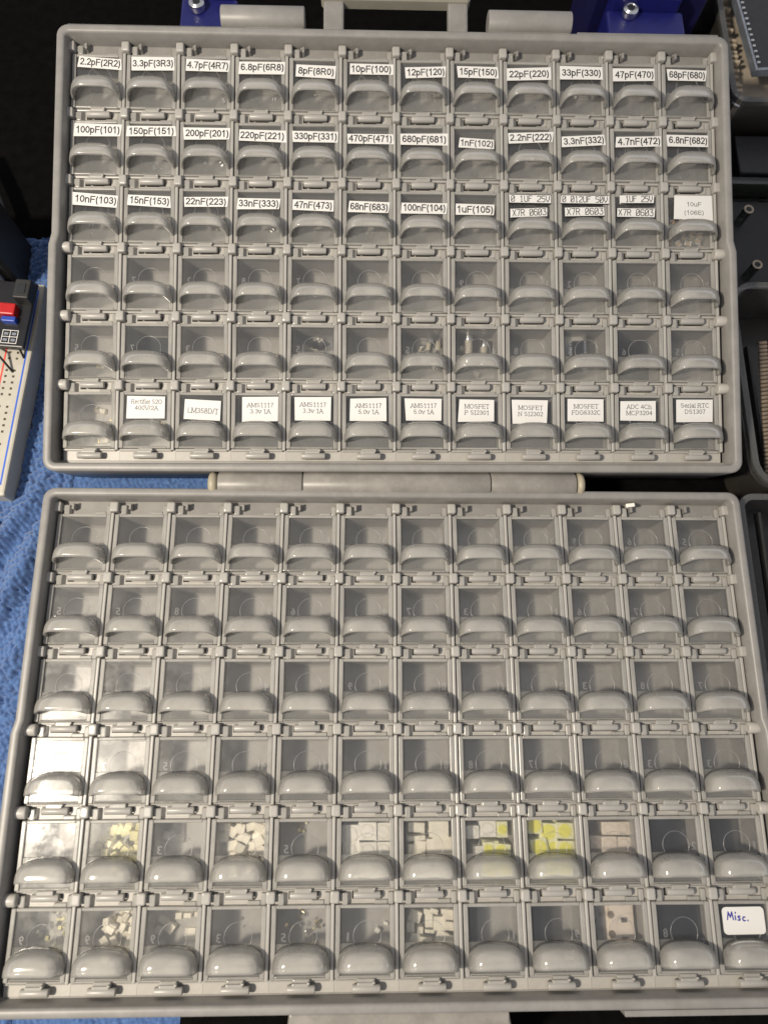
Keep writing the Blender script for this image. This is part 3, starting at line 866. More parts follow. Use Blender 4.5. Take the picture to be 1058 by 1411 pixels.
CONTENTS = [
    ('L', 4, 1, 'chip_yellow', 7.13, -6.05, 2.2, 2.1, 10, -10),
    ('L', 4, 1, 'chip_yellow', 10.77, -7.33, 2.8, 2.3, -20, -10),
    ('L', 4, 1, 'chip_yellow', 13.83, -8.3, 2.3, 2.8, 5, -10),
    ('L', 4, 1, 'chip_yellow', 9.02, -11.25, 2.2, 2.0, 40, -10),
    ('L', 4, 1, 'chip_yellow', 5.63, -10.79, 2.0, 2.2, 20, -10),
    ('L', 4, 1, 'chip_yellow', 4.71, -13.31, 2.0, 1.9, 0, -10),
    ('L', 4, 1, 'chip_yellow', 7.49, -14.05, 2.2, 1.7, -30, -10),
    ('L', 4, 1, 'chip_yellow', 3.54, -9.32, 1.6, 1.7, 50, -10),
    ('L', 4, 1, 'chip_yellow', 11.8, -5.72, 1.9, 1.5, 15, -10),
    ('L', 4, 1, 'chip_yellow', 2.2, -11.48, 1.4, 1.4, 0, -10),
    ('L', 4, 2, 'chip_white', 3.48, -8.92, 2.7, 2.5, 10, -13.5),
    ('L', 4, 3, 'chip_cream', 2.37, -5.72, 3.1, 2.2, 0, -8.5),
    ('L', 4, 3, 'chip_cream', 2.0, -9.0, 2.8, 2.6, 0, -8.5),
    ('L', 4, 3, 'chip_cream', 5.59, -7.2, 3.1, 2.6, 30, -8.5),
    ('L', 4, 3, 'chip_cream', 8.53, -6.35, 2.8, 2.9, 10, -8.5),
    ('L', 4, 3, 'chip_cream', 11.81, -5.78, 3.0, 2.5, -15, -8.5),
    ('L', 4, 3, 'chip_cream', 9.84, -9.13, 3.5, 2.9, 25, -8.5),
    ('L', 4, 3, 'chip_cream', 6.19, -11.35, 3.1, 2.7, -10, -8.5),
    ('L', 4, 3, 'chip_cream', 11.84, -11.76, 3.1, 2.9, 15, -8.5),
    ('L', 4, 3, 'chip_cream', 8.63, -13.18, 3.1, 2.6, 40, -8.5),
    ('L', 4, 3, 'chip_cream', 13.0, -14.87, 2.8, 2.4, 0, -8.5),
    ('L', 4, 3, 'chip_cream', 15.02, -7.27, 3.1, 2.6, 20, -8.5),
    ('L', 4, 3, 'chip_cream', 16.93, -5.82, 2.4, 2.5, 5, -8.5),
    ('L', 4, 3, 'chip_cream', 14.75, -10.19, 3.1, 2.8, -30, -8.5),
    ('L', 4, 3, 'chip_cream', 17.23, -9.48, 2.7, 2.5, 0, -8.5),
    ('L', 4, 3, 'chip_cream', 15.65, -13.09, 3.1, 2.6, 35, -8.5),
    ('L', 4, 3, 'chip_cream', 17.68, -14.91, 2.3, 2.4, 0, -8.5),
    ('L', 4, 3, 'chip_cream', 5.96, -14.46, 2.3, 2.2, 15, -8.5),
    ('L', 4, 5, 'led_white', 4.73, -8.06, 5.4, 5.4, 0, -7.5),
    ('L', 4, 5, 'led_white', 10.25, -7.15, 5.4, 5.0, 0, -7.5),
    ('L', 4, 5, 'led_white', 15.95, -7.41, 5.7, 5.2, 0, -7.5),
    ('L', 4, 5, 'led_white', 4.78, -13.15, 5.2, 4.6, 0, -7.5),
    ('L', 4, 5, 'led_white', 10.19, -13.19, 5.5, 5.0, 0, -7.5),
    ('L', 4, 5, 'led_white', 15.69, -13.23, 5.4, 5.2, 0, -7.5),
    ('L', 4, 6, 'chip_cream', 6.3, -6.31, 4.9, 2.8, 3, -8),
    ('L', 4, 6, 'chip_cream', 13.71, -6.66, 6.1, 4.4, 0, -8),
    ('L', 4, 6, 'chip_cream', 6.26, -9.54, 5.6, 1.5, -3, -8),
    ('L', 4, 6, 'chip_cream', 15.9, -11.81, 6.5, 5.2, 4, -8),
    ('L', 4, 6, 'chip_cream', 11.12, -12.57, 3.0, 5.1, 0, -8),
    ('L', 4, 6, 'chip_cream', 7.4, -12.83, 3.5, 4.5, 5, -8),
    ('L', 4, 6, 'chip_cream', 4.63, -13.39, 2.4, 3.6, 0, -8),
    ('L', 4, 7, 'led_white', 4.55, -7.62, 4.0, 3.7, 0, -7.5),
    ('L', 4, 7, 'led_white', 9.92, -6.92, 5.1, 4.7, 0, -7.5),
    ('L', 4, 7, 'led_white', 6.71, -13.77, 3.5, 3.2, 0, -7.5),
    ('L', 4, 7, 'led_yellow', 14.56, -6.95, 3.2, 4.5, 0, -7.5),
    ('L', 4, 7, 'led_yellow', 14.26, -13.54, 5.7, 4.3, 5, -7.5),
    ('L', 4, 7, 'led_yellow', 9.91, -13.14, 3.2, 4.3, 0, -7.5),
    ('L', 4, 8, 'led_yellow', 5.31, -5.87, 4.8, 4.4, 0, -7.5),
    ('L', 4, 8, 'led_yellow', 10.12, -7.79, 5.6, 4.9, 4, -7.5),
    ('L', 4, 8, 'led_yellow', 16.47, -7.46, 5.6, 4.8, 3, -7.5),
    ('L', 4, 8, 'led_yellow', 6.72, -12.64, 5.2, 4.9, -10, -7.5),
    ('L', 4, 8, 'led_yellow', 11.23, -12.31, 3.3, 4.5, 0, -7.5),
    ('L', 4, 8, 'led_yellow', 15.43, -13.09, 5.6, 4.5, 0, -7.5),
    ('L', 4, 8, 'led_yellow', 5.42, -16.87, 4.1, 3.7, 0, -7.5),
    ('L', 4, 9, 'led_cream', 10.93, -7.18, 4.5, 4.1, 0, -10),
    ('L', 4, 9, 'led_cream', 15.5, -7.36, 4.8, 4.1, 0, -10),
    ('L', 4, 9, 'led_cream', 10.51, -12.12, 4.8, 4.8, 0, -10),
    ('L', 4, 9, 'led_cream', 15.62, -12.62, 5.1, 5.0, 2, -10),
    ('L', 4, 9, 'led_cream', 6.0, -11.48, 3.6, 3.8, 0, -10),
    ('L', 4, 10, 'chip_white', 16.54, -8.65, 2.4, 1.2, 0, -13.5),
    ('L', 4, 10, 'chip_white', 17.28, -14.98, 2.5, 0.9, 0, -13.5),
    ('L', 5, 2, 'chip_cream', 4.28, -8.88, 2.8, 1.8, 30, -13.5),
    ('L', 5, 2, 'chip_cream', 6.53, -11.0, 3.6, 2.8, 35, -13.5),
    ('L', 5, 2, 'chip_cream', 13.23, -13.17, 3.4, 3.5, 0, -13.5),
    ('L', 5, 2, 'chip_cream', 9.16, -7.87, 1.9, 1.8, 0, -13.5),
    ('L', 5, 2, 'chip_cream', 12.1, -7.69, 2.3, 1.5, 0, -13.5),
    ('L', 5, 2, 'chip_cream', 14.96, -7.58, 1.6, 1.4, 0, -13.5),
    ('L', 5, 2, 'chip_cream', 2.36, -12.0, 2.5, 2.4, 20, -13.5),
    ('L', 5, 5, 'chip_white', 13.55, -12.63, 1.7, 1.4, 30, -13.5),
    ('L', 5, 5, 'chip_white', 16.46, -10.83, 1.3, 1.1, 20, -13.5),
    ('L', 5, 6, 'chip_cream', 5.66, -7.67, 3.9, 3.5, 20, -9.5),
    ('L', 5, 6, 'chip_cream', 4.06, -10.79, 2.3, 2.8, 0, -9.5),
    ('L', 5, 6, 'chip_cream', 9.72, -6.66, 2.7, 1.7, 10, -9.5),
    ('L', 5, 6, 'chip_cream', 13.55, -9.98, 3.9, 4.2, 2, -9.5),
    ('L', 5, 6, 'chip_cream', 16.73, -7.22, 3.4, 2.8, 5, -9.5),
    ('L', 5, 6, 'chip_cream', 10.15, -9.11, 2.3, 4.2, 0, -9.5),
    ('L', 5, 6, 'chip_cream', 17.26, -10.72, 3.4, 2.5, 8, -9.5),
    ('L', 5, 6, 'chip_cream', 14.32, -13.81, 3.9, 3.4, 25, -9.5),
    ('L', 5, 6, 'chip_cream', 8.89, -14.5, 4.3, 1.7, 8, -9.5),
    ('L', 5, 6, 'chip_cream', 5.41, -14.26, 3.1, 3.0, 10, -9.5),
    ('L', 5, 6, 'chip_cream', 17.78, -14.6, 2.8, 2.3, 5, -9.5),
    ('L', 5, 6, 'chip_cream', 11.91, -6.47, 2.3, 1.7, 15, -9.5),
    ('L', 5, 6, 'chip_cream', 10.24, -12.24, 3.1, 1.2, 5, -9.5),
    ('L', 5, 6, 'chip_cream', 15.04, -6.36, 1.9, 1.3, 0, -9.5),
    ('L', 5, 6, 'chip_cream', 7.15, -11.86, 2.0, 1.8, 0, -9.5),
]

# ---------------------------------------------------------------- paper labels
def sticker(tr, j, i, x, y, w, h, a, txt):
    mb = MB()
    z0 = -1.28 if j < 3 else -1.9
    zt = z0 + 0.14
    g = random.Random(txt + str(i))
    k = 0.35
    q = [(-w / 2 + g.uniform(-k, k), -h / 2 + g.uniform(-k, k) * .6), (w / 2 + g.uniform(-k, k), -h / 2 + g.uniform(-k, k) * .6),
         (w / 2 + g.uniform(-k, k), h / 2 + g.uniform(-k, k) * .6), (-w / 2 + g.uniform(-k, k), h / 2 + g.uniform(-k, k) * .6)]
    lines = txt.split('|')
    if txt == 'Misc.':
        q = []
        for cx, cy, a0 in ((w / 2 - 1.3, h / 2 - 1.3, 0), (-w / 2 + 1.3, h / 2 - 1.3, 90), (-w / 2 + 1.3, -h / 2 + 1.3, 180), (w / 2 - 1.3, -h / 2 + 1.3, 270)):
            q += [(cx + 1.3 * math.cos(R(a0 + t * 22.5)), cy + 1.3 * math.sin(R(a0 + t * 22.5))) for t in range(5)]
        mb.prism(q, z0, zt, 'paper')
        hand = [[(0, 0), (.5, 2.6), (1.2, .9), (1.9, 2.7), (2.3, .1)], [(3.1, 1.5), (3.2, 0.1)], [(3.2, 2.4), (3.4, 2.7)],
                [(5.0, 1.4), (4.4, 1.5), (4.2, 1.1), (4.9, .6), (4.8, .1), (4.1, .1)], [(6.9, 1.3), (6.3, 1.3), (5.9, .6), (6.3, 0), (6.9, .1)], [(7.9, .1), (8.0, .3)]]
        strokes(mb, [[(p * 0.82 - 5.2, q_ * 0.82 + 0.4 - p * 0.07) for p, q_ in pl] for pl in hand], 0.40, zt + 0.03, 'blueink')
    else:
        mb.prism(q, z0, zt, 'paper')
        if j < 3 and not any(t in txt for t in ('X7R', '25V', '50V', '106E')):
            line_text(mb, txt, 0.1, 0.15, zt + 0.03, w * 0.94, min(2.45, h * 0.62), 'ink', 1.15)
        elif any(t in txt for t in ('X7R', '25V', '50V')):
            lcd_text(mb, txt, 0, 0.1, zt + 0.03, w * 0.94, h * 0.66, 'ink')
            mb.box(-w / 2, w / 2, -h / 2 - 0.15, -h / 2 + 0.22, z0 + 0.02, zt + 0.02, 'ink')
            mb.box(-w / 2, w / 2, h / 2 - 0.12, h / 2 + 0.1, z0 + 0.02, zt + 0.02, 'ink')
        else:
            n = len(lines)
            up = {1: [-.2], 2: [1.5, -0.8]}[n] if j == 5 else [1.3, -1.9]
            if 'RTC' in txt or 'Rect' in txt:
                up = [2.1, -0.2]
            for t, yy in zip(lines, up):
                tot = sum(GLYPH[ch][0] for ch in t)
                line_text(mb, t, 0.2, yy, zt + 0.03, min(tot * (0.225 if j == 5 and n > 1 else 0.26), w * 0.84), 1.6 if n > 1 else 1.95, 'greyink', 0.8, j == 5)
    o = mb.build('sticker', CELL[tr, j, i], T(x, y, 0) @ Euler((0, 0, R(a))).to_matrix().to_4x4())
    if txt == 'Misc.':
        o['label'] = 'rounded white sticker with Misc. handwritten in blue'
    elif j < 3:
        o['label'] = 'white paper strip printed %s' % txt.replace('|', ' ').strip()
    elif 'MOSFET' in txt or 'Rect' in txt or 'ADC' in txt or 'RTC' in txt:
        o['label'] = 'white paper label printed %s' % txt.split('|')[0].replace(' S2O', '')
    else:
        o['label'] = 'white paper label with small grey print'
for s in STICKERS:
    sticker(*s)

# ---------------------------------------------------------------- what lies in the compartments
KIND = {'chip_yellow': ('chip', 'small pale yellow square chip', 'electronic chip'), 'chip_white': ('chip', 'small whitish square chip', 'electronic chip'),
        'chip_cream': ('chip', 'small cream ceramic chip', 'electronic chip'), 'led_white': ('led_chip', 'large white square LED chip', 'LED chip'),
        'led_yellow': ('led_chip', 'square LED chip with bright yellow face', 'LED chip'), 'led_cream': ('led_chip', 'pale pinkish square LED chip', 'LED chip')}
FLOOR = -14.2
def chip(mb, kind, w, h):
    t = 1.3 if w < 4.5 else 1.6
    body = {'chip_yellow': 'palephos', 'chip_white': 'white', 'chip_cream': 'cream', 'led_white': 'white', 'led_yellow': 'ledyellow', 'led_cream': 'pink'}[kind]
    mb.box(-w / 2, w / 2, -h / 2, h / 2, 0, t, body, 0.15)
    if kind == 'led_yellow':
        mb.rod((0, 0, t - 0.3), (0, 0, t + 0.12), min(w, h) * 0.44, 'phosphor', 20, 0.1)
    elif kind.startswith('led'):
        mb.ring(0, 0, t, min(w, h) * 0.38, 0.25, 0.1, 'lens', 20)
        mb.rod((0, 0, t - 0.3), (0, 0, t + 0.05), min(w, h) * 0.34, body, 16, 0.05)
        mb.box(-w / 2 - 0.15, -w / 2 + 0.5, -h * 0.3, -h * 0.1, 0.1, 0.7, 'silver')
        mb.box(w / 2 - 0.5, w / 2 + 0.15, h * 0.1, h * 0.3, 0.1, 0.7, 'silver')
    elif w > 1.8 and kind == 'chip_white':
        mb.box(-w * 0.28, w * 0.28, -h * 0.28, h * 0.28, t - 0.1, t + 0.04, 'lens' if kind != 'chip_white' else body)

ITEMS = {}
def put(tr, j, i, x, y, z, rz, mb_or_me, name, what, cat, rx=0.0, ry=0.0):
    me = mb_or_me.mesh(name) if isinstance(mb_or_me, MB) else mb_or_me
    base = BASE @ FR[tr] @ T((i - 6) * PX, (3 - j) * PY, 0)
    o = place(name, me, None, base @ T(x, y, z) @ Euler((R(rx), R(ry), R(rz))).to_matrix().to_4x4())
    ITEMS.setdefault((tr, j, i, what, name, cat), []).append((x, y, o))
    return o

cache = {}
for k, (tr, j, i, kind, x, y, w, h, a, top) in enumerate(CONTENTS):
    g = random.Random(k)
    x = min(max(x, 1.9 + w / 2), 18.1 - w / 2)
    y = min(max(y, -22.5 + h / 2), -3.6 - h / 2)
    if top > -9:
        w, h = w * 1.08, h * 1.08
    key = (kind, round(w * 2) / 2, round(h * 2) / 2)
    name, what, cat = KIND[kind]
    if key not in cache:
        mb = MB()
        chip(mb, kind, key[1], key[2])
        cache[key] = mb.mesh(name)
    z = max(FLOOR + 0.05, top - 0.7 + (k % 3) * 0.35)
    if top > -9 and w > 3.2:                # the big ones lie on others of their kind
        for lvl in range(int((z - FLOOR) / 1.75)):
            put(tr, j, i, x + g.uniform(-.3, .3), y + g.uniform(-.3, .3), FLOOR + 0.05 + lvl * 1.75, -a + g.uniform(-6, 6), cache[key], name, 'buried ' + what.replace('large ', ''), cat)
    put(tr, j, i, x, y, z, -a, cache[key], name, what, cat, g.uniform(-5, 5), g.uniform(-5, 5))

# dense heaps continued out of the listed ones
def heap(tr, j, i, n, x0, x1, y0, y1, sz, kinds, name, what, cat, layers=1, seed=0):
    g = random.Random(seed)
    for k in range(n):
        m = kinds[k % len(kinds)]
        w, h = g.uniform(*sz), g.uniform(*sz) * 0.75
        mb = MB().box(-w / 2, w / 2, -h / 2, h / 2, 0, min(w, h) * 0.6, m, 0.1)
        if name == 'capacitor_chip':
            mb.box(-w / 2 - .02, -w / 2 + w * 0.2, -h / 2 - .02, h / 2 + .02, -0.02, min(w, h) * 0.6 + .02, 'silver')
            mb.box(w / 2 - w * 0.2, w / 2 + .02, -h / 2 - .02, h / 2 + .02, -0.02, min(w, h) * 0.6 + .02, 'silver')
        put(tr, j, i, g.uniform(x0, x1), g.uniform(y0, y1), FLOOR + 0.05 + g.random() * layers, g.uniform(0, 180), mb, name, what, cat, g.uniform(-25, 25), g.uniform(-25, 25))
heap('L', 5, 1, 46, 5.5, 17, -19, -4.5, (2.0, 2.9), ['cream'], 'chip', 'small cream ceramic chip', 'electronic chip', 6.0, 1)
heap('L', 5, 0, 60, 6, 17, -19, -4.5, (0.9, 1.7), ['palephos', 'glassy', 'glassy'], 'chip', 'tiny pale yellow glassy chip', 'electronic chip', 5, 2)
heap('L', 5, 4, 34, 3, 15, -17, -5, (0.8, 1.4), ['glassy', 'gold', 'glassy'], 'chip', 'tiny glinting clear chip', 'electronic chip', 2, 3)
heap('L', 4, 4, 12, 4, 10, -9, -4.5, (0.7, 1.1), ['palephos', 'gold'], 'chip', 'tiny golden chip', 'electronic chip', 1.5, 4)
heap('L', 4, 3, 30, 5, 17, -19, -4.5, (2.8, 3.9), ['cream'], 'chip', 'small cream ceramic chip', 'electronic chip', 7.0, 5)
heap('L', 4, 1, 26, 3, 16, -19, -4.5, (2.2, 3.0), ['palephos'], 'chip', 'small pale yellow square chip', 'electronic chip', 4, 6)
heap('L', 5, 3, 5, 3, 14, -12, -4.5, (0.7, 1.1), ['glassy'], 'chip', 'tiny clear chip', 'electronic chip', 0.2, 7)
heap('L', 5, 7, 3, 3, 6, -18, -6, (0.5, 0.8), ['darkchip'], 'chip', 'tiny dark chip', 'electronic chip', 0.1, 8)
seed = 20
for j in range(3):
    for i in range(12):
        seed += 1
        n = random.Random(seed).choice([2, 3, 4, 5])
        if (j, i) == (2, 11):
            heap('U', j, i, 64, 3, 17, -21, -5, (1.8, 2.6), ['brown'], 'capacitor_chip', 'small tan chip capacitor', 'chip capacitor', 9, seed)
        elif (j, i) in ((2, 2), (2, 4)):
            heap('U', j, i, 9, 3, 17, -15, -4, (0.9, 1.5), ['glassy', 'cream'], 'capacitor_chip', 'tiny pale chip capacitor', 'chip capacitor', 1.5, seed)
        else:
            heap('U', j, i, n, 3, 17, -16, -4, (1.1, 1.7), ['glassy', 'white'], 'capacitor_chip', 'tiny pale chip capacitor', 'chip capacitor', 0.3, seed)
def block(tr, j, i, spots, kind, z0, what, w=5.4, h=5.2):
    """full sized chips filling a compartment, laid in two layers"""
    g = random.Random(j * 50 + i)
    name, _, cat = KIND[kind]
    key = (kind, w, h)
    if key not in cache:
        mb = MB()
        chip(mb, kind, w, h)
        cache[key] = mb.mesh(name)
    for x, y in spots:
        for lvl in range(4):
            put(tr, j, i, x + g.uniform(-.3, .3), y + g.uniform(-.3, .3), z0 + lvl * 1.75, g.uniform(-8, 8), cache[key], name, what, cat, g.uniform(-3, 3), g.uniform(-3, 3))
LOW = [(5.0, -18.8), (10.2, -18.6), (15.2, -18.8)]
block('L', 4, 5, LOW + [(4.7, -13.4), (10.0, -13.2), (15.4, -13.4)], 'led_white', FLOOR + 0.1, 'white LED chip under the tab')
block('L', 4, 6, LOW, 'led_white', FLOOR + 0.1, 'white LED chip under the tab')
block('L', 4, 7, LOW[1:] + [(11.0, -13.4)], 'led_yellow', FLOOR + 0.1, 'yellow faced chip under the tab')
block('L', 4, 8, LOW, 'led_yellow', FLOOR + 0.1, 'yellow faced chip under the tab')
# odds and ends in the upper half
def melf(l, r):
    mb = MB().rod((-l / 2, 0, r), (l / 2, 0, r), r, 'lens', 14, 0.1)
    mb.rod((-l / 2 - 0.05, 0, r), (-l / 2 + l * 0.28, 0, r), r * 1.04, 'silver', 14, 0.2)
    mb.rod((l / 2 - l * 0.28, 0, r), (l / 2 + 0.05, 0, r), r * 1.04, 'silver', 14, 0.2)
    return mb
put('U', 4, 7, 7.6, -8.5, FLOOR + 3, 88, melf(12, 1.7), 'fuse', 'round metal-capped fuse', 'fuse')
put('U', 4, 7, 13.6, -10.0, FLOOR + 2, 84, melf(10, 1.4), 'fuse', 'round metal-capped fuse', 'fuse')
put('U', 4, 6, 16.0, -9, FLOOR + 5, 86, melf(9, 1.0), 'diode', 'slim clear diode', 'diode', 0, 25)
put('U', 4, 6, 13.0, -7, FLOOR, 80, melf(6.5, 0.9), 'diode', 'slim clear diode', 'diode')
put('U', 4, 6, 9.5, -8.5, FLOOR, 60, melf(5, 0.8), 'diode', 'slim clear diode', 'diode')
put('U', 4, 6, 6.5, -10, FLOOR, 20, melf(5, 0.8), 'diode', 'slim clear diode', 'diode')
put('U', 4, 4, 7.6, -7.5, FLOOR, -5, MB().box(-3, 3, -0.9, 0.9, 0, 1.4, 'cream', 0.2).box(-3, -1.8, -3, -0.8, 0, 1.2, 'cream', 0.2), 'socket', 'cream L-shaped connector', 'connector')
put('U', 4, 4, 15.0, -7.5, FLOOR, 3, MB().box(-2, 2, -4, 4, 0, 4, 'glassy', 0.3).box(-1.4, 1.4, -3, 3, 0.3, 1.5, 'silver', 0.2), 'packet', 'clear plastic packet of chips', 'packet')
heap('U', 4, 4, 6, 6, 12, -5.5, -4, (0.8, 1.2), ['white'], 'chip', 'tiny white chip', 'electronic chip', 0.5, 91)
mb = MB().box(-4.5, 4.5, -4.5, 4.5, 0, 3.0, 'glassy', 0.3).box(-3.5, 3.5, 0.5, 3.8, 0.5, 2.0, 'cream', 0.3).box(-5, 5, -6, 4, -4.4, -0.4, 'glassy', 0.4)
put('U', 4, 9, 7.5, -8.0, FLOOR + 4.5, 2, mb, 'packet', 'clear square plastic packet', 'packet')
mb = MB().box(-2.2, 2.2, -2.8, 2.8, 0.2, 1.6, 'darkchip', 0.2)
for k in range(6):
    mb.box(2.1, 3.1, -2.6 + k * 0.95, -2.1 + k * 0.95, 0.1, 0.7, 'silver').box(-3.1, -2.1, -2.6 + k * 0.95, -2.1 + k * 0.95, 0.1, 0.7, 'silver')
put('U', 4, 9, 8.2, -9.4, FLOOR + 7.6, 2, mb, 'circuit_chip', 'dark chip with silver legs', 'electronic chip')
def bead(l, w):
    return MB().box(-l / 2, l / 2, -w / 2, w / 2, 0, w * 0.8, 'cream', 0.4).box(-l / 2 - 0.03, -l * 0.3, -w / 2 - .03, w / 2 + .03, 0, w * 0.83, 'gold', 0.2)
put('U', 5, 0, 9.2, -7.2, FLOOR, -12, bead(4, 2), 'capacitor', 'beige oblong capacitor', 'capacitor')
put('U', 5, 0, 14.6, -9.5, FLOOR, 62, bead(4.5, 1.9), 'capacitor', 'beige oblong capacitor', 'capacitor')
put('U', 5, 0, 3.6, -12.5, FLOOR, 80, bead(4, 1.7), 'capacitor', 'beige oblong capacitor', 'capacitor')
put('U', 5, 0, 10.5, -18.5, FLOOR, 5, bead(4, 2), 'capacitor', 'beige oblong capacitor', 'capacitor')
put('U', 4, 0, 9.0, -15.5, FLOOR, 5, bead(3, 1.8), 'capacitor', 'beige oblong capacitor', 'capacitor')
put('U', 5, 1, 13.0, -11.5, FLOOR, 5, bead(3, 1.8), 'capacitor', 'beige oblong capacitor', 'capacitor')
put('U', 4, 3, 14.5, -11.5, FLOOR, 35, bead(2.4, 1.4), 'capacitor', 'beige oblong capacitor', 'capacitor')
heap('U', 4, 4, 10, 4, 16, -15, -7, (1.6, 3.0), ['glassy', 'white', 'darkchip'], 'chip', 'loose clear and dark chip', 'electronic chip', 5, 93)
heap('U', 4, 6, 12, 4, 17, -18, -5, (1.5, 3.2), ['glassy', 'darkchip', 'glassy', 'white'], 'chip', 'loose clear and dark chip', 'electronic chip', 6, 94)
heap('U', 4, 7, 8, 3, 17, -18, -5, (1.5, 3.0), ['glassy', 'cream'], 'chip', 'loose pale chip', 'electronic chip', 5, 95)
heap('U', 4, 9, 5, 4, 12, -18, -12, (1.8, 3.0), ['glassy', 'cream'], 'chip', 'loose pale chip', 'electronic chip', 5, 96)
heap('U', 5, 0, 6, 3, 16, -18, -5, (1.4, 2.4), ['glassy', 'darkchip'], 'chip', 'loose dark chip', 'electronic chip', 2, 97)
# black foam, one strip of painted shade, chips and tape pieces
def pad(tr, j, i, x0, x1, y0, y1, z1, what, m='dark'):
    mb = MB().box(x0, x1, y0, y1, 0, z1, m, 0.4)
    put(tr, j, i, 0, 0, FLOOR + 0.03, 0, mb, 'foam_or_shade_pad', what, 'foam')
pad('L', 5, 10, 2.4, 17.6, -22.0, -4.1, 8.0, 'black foam pad filling the floor')
pad('L', 4, 10, 2.4, 15.5, -22.0, -4.1, 6.0, 'black foam pad')
pad('L', 4, 11, 2.4, 12.0, -22.0, -4.1, 7.0, 'black foam pad')
pad('L', 5, 8, 2.4, 9.5, -22.0, -4.1, 7.0, 'black foam block')
pad('L', 5, 7, 2.4, 6.0, -22.0, -4.1, 4.0, 'dark strip standing in for shade')  # added strip, its black stands for the shadow along the left wall
pad('U', 5, 2, 2.4, 17.6, -22.0, -4.1, 6.0, 'black foam pad under the label')
pad('U', 4, 10, 2.4, 17.6, -22.0, -4.1, 1.5, 'black foam pad')
pad('U', 4, 1, 2.4, 17.6, -22.0, -4.1, 0.8, 'dark foam pad')
pad('L', 5, 11, 2.4, 17.6, -22.0, -4.1, 7.0, 'black foam pad under the sticker')
for i in range(3, 12):
    pad('U', 5, i, 2.4, 17.6, -22.0, -4.1, 6.0, 'black foam pad under the label')
heap('L', 4, 11, 8, 8, 15, -12, -4.5, (0.4, 0.7), ['glassy'], 'chip', 'tiny glinting chip', 'electronic chip', 3, 92)
mb = MB().box(-3.9, 3.9, -6.2, 6.2, -5.5, 1.2, 'pink', 0.2)
for yy in (-5.2, 0.4, 5.4):
    mb.box(-0.3, 1.7, yy - 0.7, yy + 0.8, 1.1, 1.24, 'darkchip')
    mb.rod((-3.5, yy + 1.6, 1.0), (-3.5, yy + 1.6, 1.26), 1.15, 'strip', 16, 0.1)
put('L', 5, 9, 12.4, -9.6, FLOOR + 5.6, 0, mb, 'tape_strip', 'beige tape strip with dark slots', 'tape')
mb = MB().box(-3.2, 3.2, -5.8, 5.8, -4.4, 1.0, 'glassy', 0.2).box(2.0, 3.0, -5.6, 5.6, 0.9, 1.2, 'pink')
for yy in (-4.6, 0, 4.6):
    mb.box(-2.6, -1.0, yy - 0.8, yy + 0.8, 0.9, 1.1, 'dark').box(0.0, 1.2, yy + 1.2, yy + 2.4, 0.9, 1.1, 'dark')
put('L', 5, 9, 5.4, -9.6, FLOOR + 4.5, 1, mb, 'tape_strip', 'smoky tape strip with dark pockets', 'tape')
put('L', 4, 2, 6.2, -8.0, FLOOR, 3, MB().box(-3.1, 3.1, -3.4, 3.4, 0, 0.9, 'glassy', 0.2), 'packet', 'clear square packet under a white chip', 'packet')

# labels for the contents
for (tr, j, i, what, name, cat), lst in ITEMS.items():
    if what == 'square LED chip with bright yellow face':
        what = 'yellow faced LED chip'
    if what.startswith('buried'):
        what = 'buried LED chip' if 'LED' in what else 'buried chip'
    where = 'in %s compartment, %s row, %s half' % (ORD[i], ORD[j], HALF[tr])
    seen = {}
    for x, y, o in lst:
        if len(lst) == 1:
            ph = ''
        else:
            xs, ys = sorted(a[0] for a in lst), sorted(a[1] for a in lst)
            fx = (x - xs[0]) / max(0.1, xs[-1] - xs[0])
            fy = (ys[-1] - y) / max(0.1, ys[-1] - ys[0])
            if len(lst) > 9 or ys[-1] - ys[0] < 0.5:
                ph = ''
            else:
                ph = ('back' if fy < 0.34 else 'middle' if fy < 0.67 else 'front') + ' ' + ('left' if fx < 0.34 else 'centre' if fx < 0.67 else 'right')
        seen.setdefault(ph, []).append(o)
    for ph, obs in seen.items():
        lab = (what + ' ' + where) if not ph else '%s at %s %s' % (what, ph, where)
        for o in obs:
            thing(o, lab.replace('bright ', '') if len(lab.split()) > 16 else lab, cat, 'loose %ss %s' % (what, where) if len(lst) > 1 else None)

